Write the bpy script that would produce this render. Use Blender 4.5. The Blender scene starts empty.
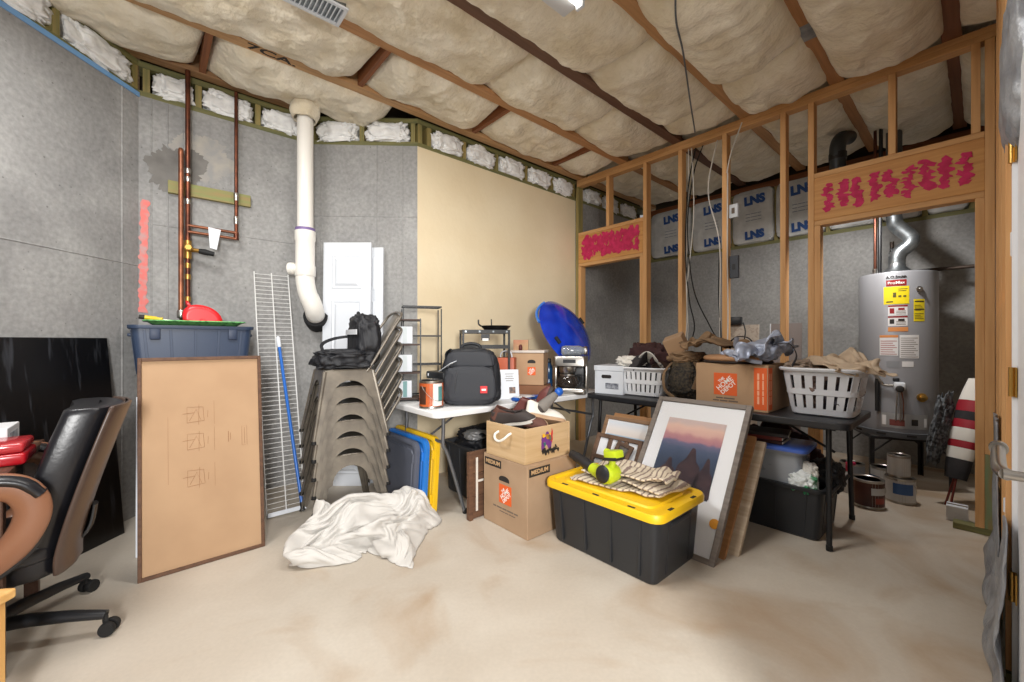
import bpy, bmesh, math, random
from mathutils import Vector as V, Matrix, noise, Euler
PI = math.pi
R = math.radians
random.seed(11)
SC = bpy.context.scene
COL = SC.collection
FOC, HC = 411.0, 1.2
A = V((.6600, -.7513, 0)).normalized()      # along the stud wall
D = V((.7513, .6600, 0)).normalized()       # along the joists
RA = math.atan2(A.y, A.x)
def CR(c, r, z=0): return A*c + D*r + V((0, 0, z))
def FL(u, v, z=0):
    Y = (HC-z)*FOC/(v-341.0)
    return V(((u-512)/FOC*Y, Y, z))
def PY(u, v, Y): return V(((u-512)/FOC*Y, Y, HC-(v-341)/FOC*Y))
def ucr(u, r):                                # c where the ray of column u meets the plane r
    k = (u-512)/FOC
    return r*(.66*k-.7513)/(.66+.7513*k)
# ---------------------------------------------------------------- materials
def lin(c):
    out = []
    for x in c[:3]:
        x = x/255.0
        out.append(x/12.92 if x <= .04045 else ((x+.055)/1.055)**2.4)
    return (out[0], out[1], out[2], 1)
MATS = {}
def mat(name, col, rough=.6, metal=0, col2=None, nscale=6, ndetail=4, stretch=None, lo=.35, hi=.65, bump=0, bscale=40, bdist=.01,
        trans=0, alpha=1, emit=None, estr=0, coat=0, sheen=0, spec=None, voro=False, ior=None):
    if name in MATS: return MATS[name]
    m = bpy.data.materials.new(name); m.use_nodes = True
    nt = m.node_tree; N = nt.nodes; L = nt.links
    p = N['Principled BSDF']
    p.inputs['Roughness'].default_value = rough
    p.inputs['Metallic'].default_value = metal
    p.inputs['Base Color'].default_value = lin(col)
    if trans: p.inputs['Transmission Weight'].default_value = trans
    if ior: p.inputs['IOR'].default_value = ior
    if alpha < 1: p.inputs['Alpha'].default_value = alpha
    if coat: p.inputs['Coat Weight'].default_value = coat
    if sheen: p.inputs['Sheen Weight'].default_value = sheen
    if spec is not None: p.inputs['Specular IOR Level'].default_value = spec
    if emit:
        p.inputs['Emission Color'].default_value = lin(emit); p.inputs['Emission Strength'].default_value = estr
    tc = N.new('ShaderNodeTexCoord'); mp = N.new('ShaderNodeMapping')
    L.new(tc.outputs['Object'], mp.inputs['Vector'])
    if stretch: mp.inputs['Scale'].default_value = stretch
    if col2:
        n = N.new('ShaderNodeTexNoise'); n.inputs['Scale'].default_value = nscale; n.inputs['Detail'].default_value = ndetail
        L.new(mp.outputs[0], n.inputs['Vector'])
        r = N.new('ShaderNodeValToRGB')
        r.color_ramp.elements[0].position = lo; r.color_ramp.elements[1].position = hi
        r.color_ramp.elements[0].color = lin(col); r.color_ramp.elements[1].color = lin(col2)
        L.new(n.outputs['Fac'], r.inputs['Fac']); L.new(r.outputs['Color'], p.inputs['Base Color'])
    if bump:
        if voro:
            b = N.new('ShaderNodeTexVoronoi'); b.inputs['Scale'].default_value = bscale; out = b.outputs['Distance']
        else:
            b = N.new('ShaderNodeTexNoise'); b.inputs['Scale'].default_value = bscale; b.inputs['Detail'].default_value = 5; out = b.outputs['Fac']
        L.new(mp.outputs[0], b.inputs['Vector'])
        bp = N.new('ShaderNodeBump'); bp.inputs['Strength'].default_value = bump; bp.inputs['Distance'].default_value = bdist
        L.new(out, bp.inputs['Height']); L.new(bp.outputs[0], p.inputs['Normal'])
    MATS[name] = m
    return m
def concrete(name, c1, c2, c3, rough=.85, floor=False):
    m = bpy.data.materials.new(name); m.use_nodes = True
    nt = m.node_tree; N = nt.nodes; L = nt.links; p = N['Principled BSDF']
    p.inputs['Roughness'].default_value = rough
    tc = N.new('ShaderNodeTexCoord')
    def nz(s, d, dist=0):
        n = N.new('ShaderNodeTexNoise'); n.inputs['Scale'].default_value = s; n.inputs['Detail'].default_value = d
        n.inputs['Distortion'].default_value = dist
        L.new(tc.outputs['Object'], n.inputs['Vector']); return n
    def ramp(src, p0, p1, a, b):
        r = N.new('ShaderNodeValToRGB'); e = r.color_ramp.elements
        e[0].position = p0; e[1].position = p1; e[0].color = a; e[1].color = b
        L.new(src, r.inputs['Fac']); return r
    n1 = nz(1.3, 6, .4); n2 = nz(2.2 if floor else 3.2, 9, .3); n3 = nz(60 if floor else 38, 6)
    r1 = ramp(n1.outputs['Fac'], .35, .68, lin(c1), lin(c2))
    r2 = ramp(n2.outputs['Fac'], .46, .8, (0, 0, 0, 1), (1, 1, 1, 1))
    mx = N.new('ShaderNodeMix'); mx.data_type = 'RGBA'
    L.new(r2.outputs['Color'], mx.inputs[0]); L.new(r1.outputs['Color'], mx.inputs[6]); mx.inputs[7].default_value = lin(c3)
    r3 = ramp(n3.outputs['Fac'], .25, .75, (.95, .95, .95, 1) if floor else (.78, .78, .78, 1), (1.03, 1.03, 1.03, 1) if floor else (1.14, 1.14, 1.14, 1))
    m2 = N.new('ShaderNodeMix'); m2.data_type = 'RGBA'; m2.blend_type = 'MULTIPLY'; m2.inputs[0].default_value = 1
    L.new(mx.outputs[2], m2.inputs[6]); L.new(r3.outputs['Color'], m2.inputs[7])
    last = m2.outputs[2]
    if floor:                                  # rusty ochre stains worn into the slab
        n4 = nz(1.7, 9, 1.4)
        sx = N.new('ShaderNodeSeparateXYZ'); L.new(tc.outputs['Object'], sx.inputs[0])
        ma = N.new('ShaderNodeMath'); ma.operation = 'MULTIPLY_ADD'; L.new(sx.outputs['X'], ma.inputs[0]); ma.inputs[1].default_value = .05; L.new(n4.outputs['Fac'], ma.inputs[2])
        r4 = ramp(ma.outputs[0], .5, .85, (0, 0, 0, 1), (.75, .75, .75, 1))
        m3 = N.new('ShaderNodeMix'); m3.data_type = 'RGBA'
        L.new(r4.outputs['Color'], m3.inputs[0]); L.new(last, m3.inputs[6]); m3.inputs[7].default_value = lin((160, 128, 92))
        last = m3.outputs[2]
    else:                                      # small air pits
        vo = N.new('ShaderNodeTexVoronoi'); vo.inputs['Scale'].default_value = 16; L.new(tc.outputs['Object'], vo.inputs['Vector'])
        r5 = ramp(vo.outputs['Distance'], .06, .09, (.5, .5, .5, 1), (1, 1, 1, 1))
        m3 = N.new('ShaderNodeMix'); m3.data_type = 'RGBA'; m3.blend_type = 'MULTIPLY'; m3.inputs[0].default_value = .8
        L.new(last, m3.inputs[6]); L.new(r5.outputs['Color'], m3.inputs[7]); last = m3.outputs[2]
    L.new(last, p.inputs['Base Color'])
    bp = N.new('ShaderNodeBump'); bp.inputs['Strength'].default_value = .05 if floor else .2; bp.inputs['Distance'].default_value = .01
    L.new(n3.outputs['Fac'], bp.inputs['Height']); L.new(bp.outputs[0], p.inputs['Normal'])
    return m
def wood(name, c1, c2, axis='z', rough=.65, knots=True):
    st = {'x': (1.2, 26, 26), 'y': (26, 1.2, 26), 'z': (26, 26, 1.2)}[axis]
    return mat(name, c1, rough, col2=c2, nscale=1.6, ndetail=6, stretch=st, lo=.3, hi=.7, bump=.15, bscale=3, bdist=.004)
# ---------------------------------------------------------------- mesh building
class MB:
    def __init__(s): s.bm = bmesh.new(); s.mats = None
    def _t(s, vs, M):
        if M is not None: bmesh.ops.transform(s.bm, matrix=M, verts=vs)
    def box(s, c, d, rot=None, bev=0, seg=2, M=None):
        t = bmesh.new(); bmesh.ops.create_cube(t, size=1)
        bmesh.ops.scale(t, vec=V(d), verts=t.verts[:])
        if bev: bmesh.ops.bevel(t, geom=t.edges[:], offset=min(bev, min(d)*.49), segments=seg, profile=.5, affect='EDGES')
        T = Matrix.Translation(V(c))
        if rot is not None: T = T @ Euler(rot).to_matrix().to_4x4()
        if M is not None: T = M @ T
        return s.merge(t, T)
    def merge(s, t, T=None):
        if T is not None: bmesh.ops.transform(t, matrix=T, verts=t.verts[:])
        me = bpy.data.meshes.new('tmp'); t.to_mesh(me); t.free()
        s.bm.from_mesh(me); bpy.data.meshes.remove(me); return s
    def mesh(s, me, T=None):
        t = bmesh.new(); t.from_mesh(me); return s.merge(t, T)
    def hexa(s, p, q):                          # p, q: two matching loops, joined and capped
        a = [s.bm.verts.new(V(x)) for x in p]; b = [s.bm.verts.new(V(x)) for x in q]
        n = len(a)
        for i in range(n): s.bm.faces.new((a[i], a[(i+1) % n], b[(i+1) % n], b[i]))
        s.bm.faces.new(a[::-1]); s.bm.faces.new(b); return s
    def panel(s, p00, p10, p11, p01, th):        # a board through four corners, thickness away from its front
        p = [V(x) for x in (p00, p10, p11, p01)]
        n = (p[1]-p[0]).cross(p[3]-p[0]).normalized()*th
        return s.hexa([x-n for x in p], p)
    def prism(s, poly, depth, M=None, z0=0):
        p = [V((x, y, z0)) for x, y in poly]; q = [V((x, y, z0+depth)) for x, y in poly]
        if M is not None: p = [M @ x for x in p]; q = [M @ x for x in q]
        return s.hexa(p, q)
    def tube(s, pts, r, seg=8, closed=False, caps=True, flat=None):
        pts = [V(p) for p in pts]; n = len(pts); rings = []
        rr = r if isinstance(r, (list, tuple)) else [r]*n
        up = None
        for i in range(n):
            if closed: t = (pts[(i+1) % n]-pts[i-1])
            else: t = (pts[min(i+1, n-1)]-pts[max(i-1, 0)])
            if t.length < 1e-9: t = V((0, 0, 1))
            t.normalize()
            if up is None:
                up = V((0, 0, 1)) if abs(t.z) < .9 else V((1, 0, 0))
            x = up-t*up.dot(t)
            if x.length < 1e-6: x = t.orthogonal()
            x.normalize(); y = t.cross(x); up = x
            fx, fy = flat if flat else (1, 1)
            rings.append([s.bm.verts.new(pts[i]+(x*math.cos(a)*fx+y*math.sin(a)*fy)*rr[i]) for a in [2*PI*k/seg for k in range(seg)]])
        m = n if closed else n-1
        for i in range(m):
            a, b = rings[i], rings[(i+1) % n]
            for k in range(seg): s.bm.faces.new((a[k], a[(k+1) % seg], b[(k+1) % seg], b[k]))
        if caps and not closed:
            s.bm.faces.new(rings[0][::-1]); s.bm.faces.new(rings[-1])
        return s
    def lathe(s, prof, seg=24, M=None, cap=True):
        rings = []
        for r, z in prof:
            ring = [V((r*math.cos(2*PI*k/seg), r*math.sin(2*PI*k/seg), z)) for k in range(seg)]
            rings.append([s.bm.verts.new(M @ p if M is not None else p) for p in ring])
        for a, b in zip(rings, rings[1:]):
            for k in range(seg): s.bm.faces.new((a[k], a[(k+1) % seg], b[(k+1) % seg], b[k]))
        if cap: s.bm.faces.new(rings[0][::-1]); s.bm.faces.new(rings[-1])
        return s
    def grid(s, fn, nu, nv, cu=False):
        g = [[s.bm.verts.new(V(fn(i/nu, j/nv))) for i in range(nu if cu else nu+1)] for j in range(nv+1)]
        m = nu
        for j in range(nv):
            for i in range(m):
                i2 = (i+1) % nu if cu else i+1
                s.bm.faces.new((g[j][i], g[j][i2], g[j+1][i2], g[j+1][i]))
        return s
    def blob(s, c, d, amp=.15, freq=2.0, seed=0, sub=4, flat=0, rot=None, ridge=False, M=None):
        t = bmesh.new(); bmesh.ops.create_icosphere(t, subdivisions=sub, radius=1)
        for v in t.verts:
            n = v.co.normalized(); q = n*freq+V((seed*7.3, seed*3.1, seed*1.7))
            k = noise.noise(q)*.6+noise.noise(q*2.1)*.3+noise.noise(q*4.3)*.15
            if ridge: k = (1-abs(noise.noise(q*1.3))*2.2)*.5+noise.noise(q*2.6)*.35-.3
            v.co = n*(1+amp*k)
        T = Matrix.Translation(V(c))
        if rot is not None: T = T @ Euler(rot).to_matrix().to_4x4()
        T = T @ Matrix.Diagonal((d[0], d[1], d[2], 1))
        if M is not None: T = M @ T
        bmesh.ops.transform(t, matrix=T, verts=t.verts[:])
        if flat is not None and flat != 0:
            pass
        return s.merge(t)
    def floorclip(s, z):
        for v in s.bm.verts:
            if v.co.z < z: v.co.z = z
        return s
def add(name, mb, m, parent=None, smooth=0, loc=None, bevel=0, sub=0, solid=0, rotz=None):
    me = bpy.data.meshes.new(name)
    bmesh.ops.recalc_face_normals(mb.bm, faces=mb.bm.faces[:])
    mb.bm.to_mesh(me); mb.bm.free()
    if m: me.materials.append(m)
    o = bpy.data.objects.new(name, me); COL.objects.link(o)
    if smooth:
        me.shade_smooth()
        if smooth < 180: me.set_sharp_from_angle(angle=R(smooth))
    if parent is not None: o.parent = parent
    if loc is not None: o.location = loc
    if rotz is not None: o.rotation_euler.z = rotz
    if bevel:
        b = o.modifiers.new('bevel', 'BEVEL'); b.width = bevel; b.segments = 2; b.limit_method = 'ANGLE'; b.angle_limit = R(40)
    if solid:
        b = o.modifiers.new('solid', 'SOLIDIFY'); b.thickness = solid; b.offset = 0
    if sub:
        b = o.modifiers.new('sub', 'SUBSURF'); b.levels = sub; b.render_levels = sub
    return o
def tag(o, label, cat, group=None):
    o['label'] = label; o['category'] = cat
    if group: o['group'] = group
    return o
def T(name, label, cat, loc=(0, 0, 0), rotz=0, group=None):
    o = bpy.data.objects.new(name, None); COL.objects.link(o); o.empty_display_size = .05
    o.location = loc; o.rotation_euler = (0, 0, rotz)
    return tag(o, label, cat, group)
def ST(o, label=None):
    o['kind'] = 'structure'
    if label: o['label'] = label
    return o
def dup(root, loc=None, rot=None, label=None, group=None, scale=None):
    r = root.copy(); COL.objects.link(r)
    if loc is not None: r.location = loc
    if rot is not None: r.rotation_euler = rot
    if scale is not None: r.scale = scale
    if label: r['label'] = label
    if group: r['group'] = group
    for ch in list(root.children):
        c = ch.copy(); COL.objects.link(c); c.parent = r
        for g in list(ch.children):
            d = g.copy(); COL.objects.link(d); d.parent = c
    return r
def text_mesh(s, size, ext=.0006, bold=0):
    cu = bpy.data.curves.new('t', 'FONT'); cu.body = s; cu.size = size; cu.extrude = ext; cu.align_x = 'CENTER'; cu.align_y = 'CENTER'
    cu.offset = bold; cu.resolution_u = 3
    o = bpy.data.objects.new('t', cu); COL.objects.link(o)
    dg = bpy.context.evaluated_depsgraph_get()
    me = bpy.data.meshes.new_from_object(o.evaluated_get(dg))
    bpy.data.objects.remove(o); bpy.data.curves.remove(cu)
    return me
def words(mb, s, size, M, bold=0, wrap=0, sx=1):
    me = text_mesh(s, size, .0006, bold)
    if sx != 1:
        for v in me.vertices: v.co.x *= sx
    if wrap:                                   # bend round a cylinder whose axis is local y at z=-wrap
        for v in me.vertices:
            a = v.co.x/wrap; z = wrap+v.co.z
            v.co.x = math.sin(a)*z; v.co.z = math.cos(a)*z-wrap
    mb.mesh(me, M); bpy.data.meshes.remove(me); return mb
def wordbars(name, par, M, ws, y, h, m, gap=.006):   # a line of print too small to read: one short bar per word
    x = -(sum(ws)+gap*(len(ws)-1))/2
    mb = MB()
    for w_ in ws: mb.box((x+w_/2, y, 0), (w_, h, .0008), M=M); x += w_+gap
    return add(name, mb, m, par)
def frameM(o, x, y):                            # matrix with local x, y along given vectors
    x = V(x).normalized(); z = x.cross(V(y)).normalized(); y = z.cross(x)
    M = Matrix.Identity(4)
    for i in range(3): M[i][0] = x[i]; M[i][1] = y[i]; M[i][2] = z[i]; M[i][3] = V(o)[i]
    return M
def blotch(cx, cy, rx, ry, n=22, amp=.3, seed=0):
    return [(cx+rx*math.cos(2*PI*k/n)*(1+amp*noise.noise(V((math.cos(2*PI*k/n)*1.5+seed, math.sin(2*PI*k/n)*1.5, seed*3.3)))*1.6),
             cy+ry*math.sin(2*PI*k/n)*(1+amp*noise.noise(V((math.cos(2*PI*k/n)*1.5+seed, math.sin(2*PI*k/n)*1.5, seed*3.3)))*1.6)) for k in range(n)]
def arc(c, r, a0, a1, n, f=lambda x, y: (x, y, 0)):
    return [f(c[0]+r*math.cos(a0+(a1-a0)*k/n), c[1]+r*math.sin(a0+(a1-a0)*k/n)) for k in range(n+1)]
def rrect(w, h, r, n=5):
    p = []
    for cx, cy, a in ((w/2-r, h/2-r, 0), (-w/2+r, h/2-r, PI/2), (-w/2+r, -h/2+r, PI), (w/2-r, -h/2+r, 1.5*PI)):
        p += [(cx+r*math.cos(a+PI/2*k/n), cy+r*math.sin(a+PI/2*k/n)) for k in range(n+1)]
    return p
def smoothpath(pts, n=6):                       # Catmull-Rom
    P = [V(p) for p in pts]; out = []
    for i in range(len(P)-1):
        a = P[max(i-1, 0)]; b = P[i]; c = P[i+1]; d = P[min(i+2, len(P)-1)]
        for k in range(n):
            t = k/n
            out.append(.5*((2*b)+(c-a)*t+(2*a-5*b+4*c-d)*t*t+(3*b-a-3*c+d)*t*t*t))
    out.append(P[-1]); return out
# palette
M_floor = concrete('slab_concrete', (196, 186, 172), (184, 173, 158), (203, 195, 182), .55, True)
M_conc = concrete('grey_concrete', (153, 152, 150), (137, 136, 135), (164, 163, 161))
M_tan = mat('cream_paint', (230, 214, 182), .7, col2=(224, 206, 172), nscale=2, bump=.15, bscale=25)
M_stud = wood('stud_pine', (224, 174, 118), (206, 152, 96), 'z')
M_studx = wood('plate_pine', (218, 168, 112), (198, 146, 92), 'x')
M_joist = wood('joist_fir', (150, 92, 52), (112, 66, 38), 'x')
M_pt = wood('treated_green_wood', (128, 122, 74), (96, 98, 62), 'x')
M_ptz = wood('treated_post_wood', (160, 140, 86), (120, 116, 70), 'z')
M_batt = mat('glass_wool', (240, 231, 212), .95, col2=(220, 206, 178), nscale=4, ndetail=8, bump=.8, bscale=24, bdist=.02, sheen=.2)
M_bag = mat('white_poly_bag', (246, 246, 244), .45, col2=(226, 226, 226), nscale=12, bump=.5, bscale=22, bdist=.02)
M_foil = mat('grey_poly_sheet', (150, 152, 156), .38, col2=(110, 112, 118), nscale=7, bump=.7, bscale=12, bdist=.03)
M_white = mat('white_paint', (216, 220, 226), .4)
M_black = mat('black_metal', (26, 26, 28), .45)
M_blackp = mat('black_plastic', (30, 31, 34), .42, bump=.1, bscale=200, bdist=.001)
M_steel = mat('brushed_steel', (176, 172, 166), .3, 1)
M_galv = mat('galvanised', (160, 165, 168), .35, .9, col2=(120, 126, 130), nscale=14)
M_copper = mat('copper_tube', (168, 108, 78), .42, .7, col2=(116, 74, 56), nscale=9)
M_brass = mat('brass', (190, 150, 80), .35, .9)
M_card = mat('kraft_cardboard', (172, 144, 116), .8, col2=(162, 134, 106), nscale=5)
M_card2 = mat('light_cardboard', (180, 147, 114), .8, col2=(172, 139, 107), nscale=4)
M_orange = mat('orange_print', (222, 96, 40), .7)
M_ink = mat('black_ink', (38, 34, 32), .7)
M_grayink = mat('grey_ink', (110, 96, 84), .8)
M_whiteink = mat('white_ink', (240, 238, 232), .7)
M_pink = mat('pink_spray', (216, 44, 104), .7, col2=(190, 30, 80), nscale=18)
M_pvc = mat('white_pvc', (236, 232, 224), .3)
M_rub = mat('black_rubber', (18, 18, 19), .7)
M_grey = mat('grey_plastic', (92, 95, 100), .5)
M_walnut = wood('brown_frame_wood', (104, 72, 50), (78, 52, 36), 'x')
# ================================================================= the room shell
def sblob(mb, c, d, p=.55, amp=.08, freq=2.5, seed=0, sub=4, M=None, rot=None):
    t = bmesh.new(); bmesh.ops.create_icosphere(t, subdivisions=sub, radius=1)
    for v in t.verts:
        n = v.co.normalized()
        q = V([math.copysign(abs(x)**p, x) for x in n])
        w = n*freq+V((seed*5.1, seed*2.7, seed*9.2))
        k = noise.noise(w)*.6+noise.noise(w*2.3)*.4+(.5-abs(noise.noise(w*1.9)))*.5
        q *= 1+amp*k
        v.co = V((q.x*d[0]/2, q.y*d[1]/2, q.z*d[2]/2))
    Tm = Matrix.Translation(V(c))
    if rot is not None: Tm = Tm @ Euler(rot).to_matrix().to_4x4()
    if M is not None: Tm = M @ Tm
    bmesh.ops.transform(t, matrix=Tm, verts=t.verts[:])
    return mb.merge(t)
ZW, ZJ, ZC = 2.9, 3.14, 3.42
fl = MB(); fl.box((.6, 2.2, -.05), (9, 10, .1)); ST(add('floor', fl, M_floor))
ce = MB(); ce.box((.6, 2.2, ZC+.02), (9, 10, .04)); ST(add('ceiling', ce, mat('osb_deck', (150, 120, 80), .8, col2=(120, 92, 60), nscale=30)))
pA0, pA1, pB1, pC1 = V((-2.58, -3.2, 0)), V((-2.58, 2.84, 0)), V((-1.745, 3.55, 0)), V((-.825, 3.585, 0))
pD1, pE1 = CR(-3.24, 3.87), CR(-3.24, 5.57)
def wallseg(mb, p, q, z0, z1, th=.22):
    t = (q-p).normalized(); n = V((-t.y, t.x, 0))           # outward
    mb.hexa([p+V((0, 0, z0)), q+V((0, 0, z0)), q+n*th+V((0, 0, z0)), p+n*th+V((0, 0, z0))],
            [p+V((0, 0, z1)), q+V((0, 0, z1)), q+n*th+V((0, 0, z1)), p+n*th+V((0, 0, z1))])
    return t, n
w = MB(); wallseg(w, pA0, pA1+V((0, .1, 0)), 0, ZW)
wa = ST(add('wall_left', w, M_conc))
w = MB(); wallseg(w, pA1, pB1, 0, ZW); wb = ST(add('wall_corner', w, M_conc))
w = MB(); wallseg(w, pB1, pC1, 0, ZW); wc = ST(add('wall_back', w, M_conc))
w = MB(); wallseg(w, pC1, pD1, 0, ZW); wd = ST(add('wall_cream', w, M_tan))
w = MB(); wallseg(w, pD1, pE1, 0, ZW); ST(add('wall_utility', w, M_conc))
ZS = 2.36
w = MB(); wallseg(w, pE1, CR(1.6, 5.57), 0, ZS); ST(add('wall_far', w, M_conc))
# form seams in the concrete: slight raised fins
def fin(p, q, f, z0, z1, parent):
    x = p+(q-p)*f; t = (q-p).normalized(); n = V((t.y, -t.x, 0))
    m = MB(); m.hexa([x-t*.006, x+t*.006, x+n*.004+t*.002, x+n*.004-t*.002], [x-t*.006+V((0, 0, z1)), x+t*.006+V((0, 0, z1)), x+n*.004+t*.002+V((0, 0, z1)), x+n*.004-t*.002+V((0, 0, z1))])
    ST(add('form_seam', m, M_conc, parent))
for y in (2.02, 2.72): fin(pA0, pA1, (y+3.2)/6.04, 0, ZW, wa)
for f in (.06, .14, .22): fin(pA1, pB1, f, 0, ZW, wb)
for f in (.1, .62, .86): fin(pB1, pC1, f, 0, ZW, wc)
def hseam(p, q, z, parent):
    t = (q-p).normalized(); n = V((t.y, -t.x, 0))
    m = MB(); m.hexa([p+V((0, 0, z-.005)), q+V((0, 0, z-.005)), q+n*.004+V((0, 0, z)), p+n*.004+V((0, 0, z))],
                     [p+V((0, 0, z+.006)), q+V((0, 0, z+.006)), q+n*.004+V((0, 0, z+.002)), p+n*.004+V((0, 0, z+.002))])
    ST(add('form_seam', m, M_conc, parent))
hseam(pA0, pA1, 1.72, wa); hseam(pA1, pB1, 2.02, wb); hseam(pB1, pC1, 2.28, wc)
# marks on the corner wall
tB = (pB1-pA1).normalized(); nB = V((tB.y, -tB.x, 0))
def onB(s, z, off=.002): return pA1+tB*s+nB*off+V((0, 0, z))
def blotch2(cx, cy, rx, ry, amp, seed, n=160):
    out = []
    for k in range(n):
        a = 2*PI*k/n; q = V((math.cos(a)*1.3+seed, math.sin(a)*1.3, seed*3.3)); f = 1+amp*(noise.noise(q)*.9+noise.noise(q*3)*.5+noise.noise(q*9)*.45+noise.noise(q*20)*.2)
        out.append((cx+rx*math.cos(a)*f, cy+ry*math.sin(a)*f))
    return out
def decalB(name, s, z, rs, rz, m, off, amp, seed):
    mb = MB(); mb.prism(blotch2(0, 0, rs, rz, amp, seed), .001, frameM(onB(s, z, off), tB, (0, 0, 1)))
    return ST(add(name, mb, m, wb))
decalB('pale_patch', .36, 2.57, .2, .17, mat('pale_patch', (168, 162, 153), .9, col2=(150, 149, 147), nscale=14), .002, .35, 3)
decalB('damp_stain', .21, 2.45, .17, .17, mat('damp_concrete', (104, 101, 97), .8, col2=(122, 119, 115), nscale=9), .0035, .35, 5)
mb = MB(); q = []
for k in range(60): q.append((.018-.012*k/59+.010*noise.noise(V((k*.35, 1, 0)))*2, .90-k*.0133))
for k in range(60): q.append((-.024-.012*(59-k)/59+.010*noise.noise(V((k*.4, 9, 0)))*2, .12+k*.0133))
mb.prism(q, .001, frameM(pA1+tB*.035+nB*.004+V((0, 0, 1.28)), tB, (0, 0, 1)))
ST(add('red_paint_stripe', mb, mat('faded_red_spray', (214, 116, 110), .8, col2=(176, 150, 148), nscale=22, lo=.45, hi=.7), wb))
# ----------------------------------------------------------------- rim framing over the concrete
_tr = [0]
def bag(c, wdt, h, dep, t, label, group):
    mb = MB(); sblob(mb, (0, 0, 0), (wdt, dep, h), .55, .5, 2.4, random.random()*20, 5)
    o = add('insulation_bag', mb, M_bag, None, 180, loc=c); o.rotation_euler = (random.uniform(-.1, .1), random.uniform(-.06, .06), math.atan2(t.y, t.x))
    return tag(o, label, 'insulation', group)
ORD = ['first', 'second', 'third', 'fourth', 'fifth', 'sixth', 'seventh', 'eighth', 'ninth', 'tenth']
def rim(p, q, z, cuts, where, skip=(), ztop=ZJ, bagtext=False):
    t = (q-p).normalized(); n = V((-t.y, t.x, 0)); Ln = (q-p).length
    _tr[0] += 1
    o = bpy.data.objects.new('trim_%d' % _tr[0], None); COL.objects.link(o); ST(o); o.location = p+V((0, 0, z)); o.rotation_euler.z = math.atan2(t.y, t.x)
    mb = MB(); mb.box((Ln/2, .07, .018), (Ln, .14, .036)); ST(add('sill_plate', mb, M_pt, o))
    mb = MB(); mb.box((Ln/2, .07, ztop-z-.02), (Ln, .14, .04)); ST(add('top_plate', mb, M_pt, o))
    mb = MB(); mb.box((Ln/2, .17, (ztop-z)/2+.12), (Ln, .02, ztop-z+.3)); ST(add('rim_board', mb, mat('dark_osb', (70, 62, 48), .9), o))
    for x in cuts:
        mb = MB(); mb.box((x, .07, (ztop-z)/2), (.038, .13, ztop-z-.076)); ST(add('cripple_stud', mb, M_ptz, o))
    e = sorted(cuts); k = 0
    for a, b in zip(e, e[1:]):
        if b-a < .1: continue
        wd_ = (b-a-.05)*.86
        c = p+t*((a+b)/2)+n*.05+V((0, 0, z+.036+(ztop-z-.076)*.46))
        bag(c, wd_, (ztop-z-.076)*.98, .15, t, 'white insulation piece over the %s, %s from %s' % (where[0], ORD[k], where[1]), where[2])
        k += 1
    return o
LA = (pA1-pA0).length
rim(pA0, pA1, ZW, [LA-1.52, LA-1.02, LA-.51, LA-.02], ('left concrete wall', 'camera', 'bags over the left wall'))
rim(pA1, pB1, ZW, [.04, .33, .71, 1.07], ('angled corner wall', 'left', 'bags over the corner wall'))
rim(pB1, pC1, ZW, [.02, .44, .88], ('short back concrete wall', 'left', 'bags over the back wall'))
rim(pC1, pD1, ZW, [.03, .12, .5, .9, 1.31, 1.72, 2.1], ('cream painted wall', 'left', 'bags over the cream wall'))
rim(pD1, pE1, ZW, [.12, .52, .93, 1.34], ('wall behind left header', 'stud wall', 'bags over the utility wall'))
mb = MB(); mb.box((-2.64, -.18, 2.902), (.135, 6.04, .03))
ST(add('trim_8', mb, mat('blue_sill_gasket', (120, 166, 214), .5)))
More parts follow.
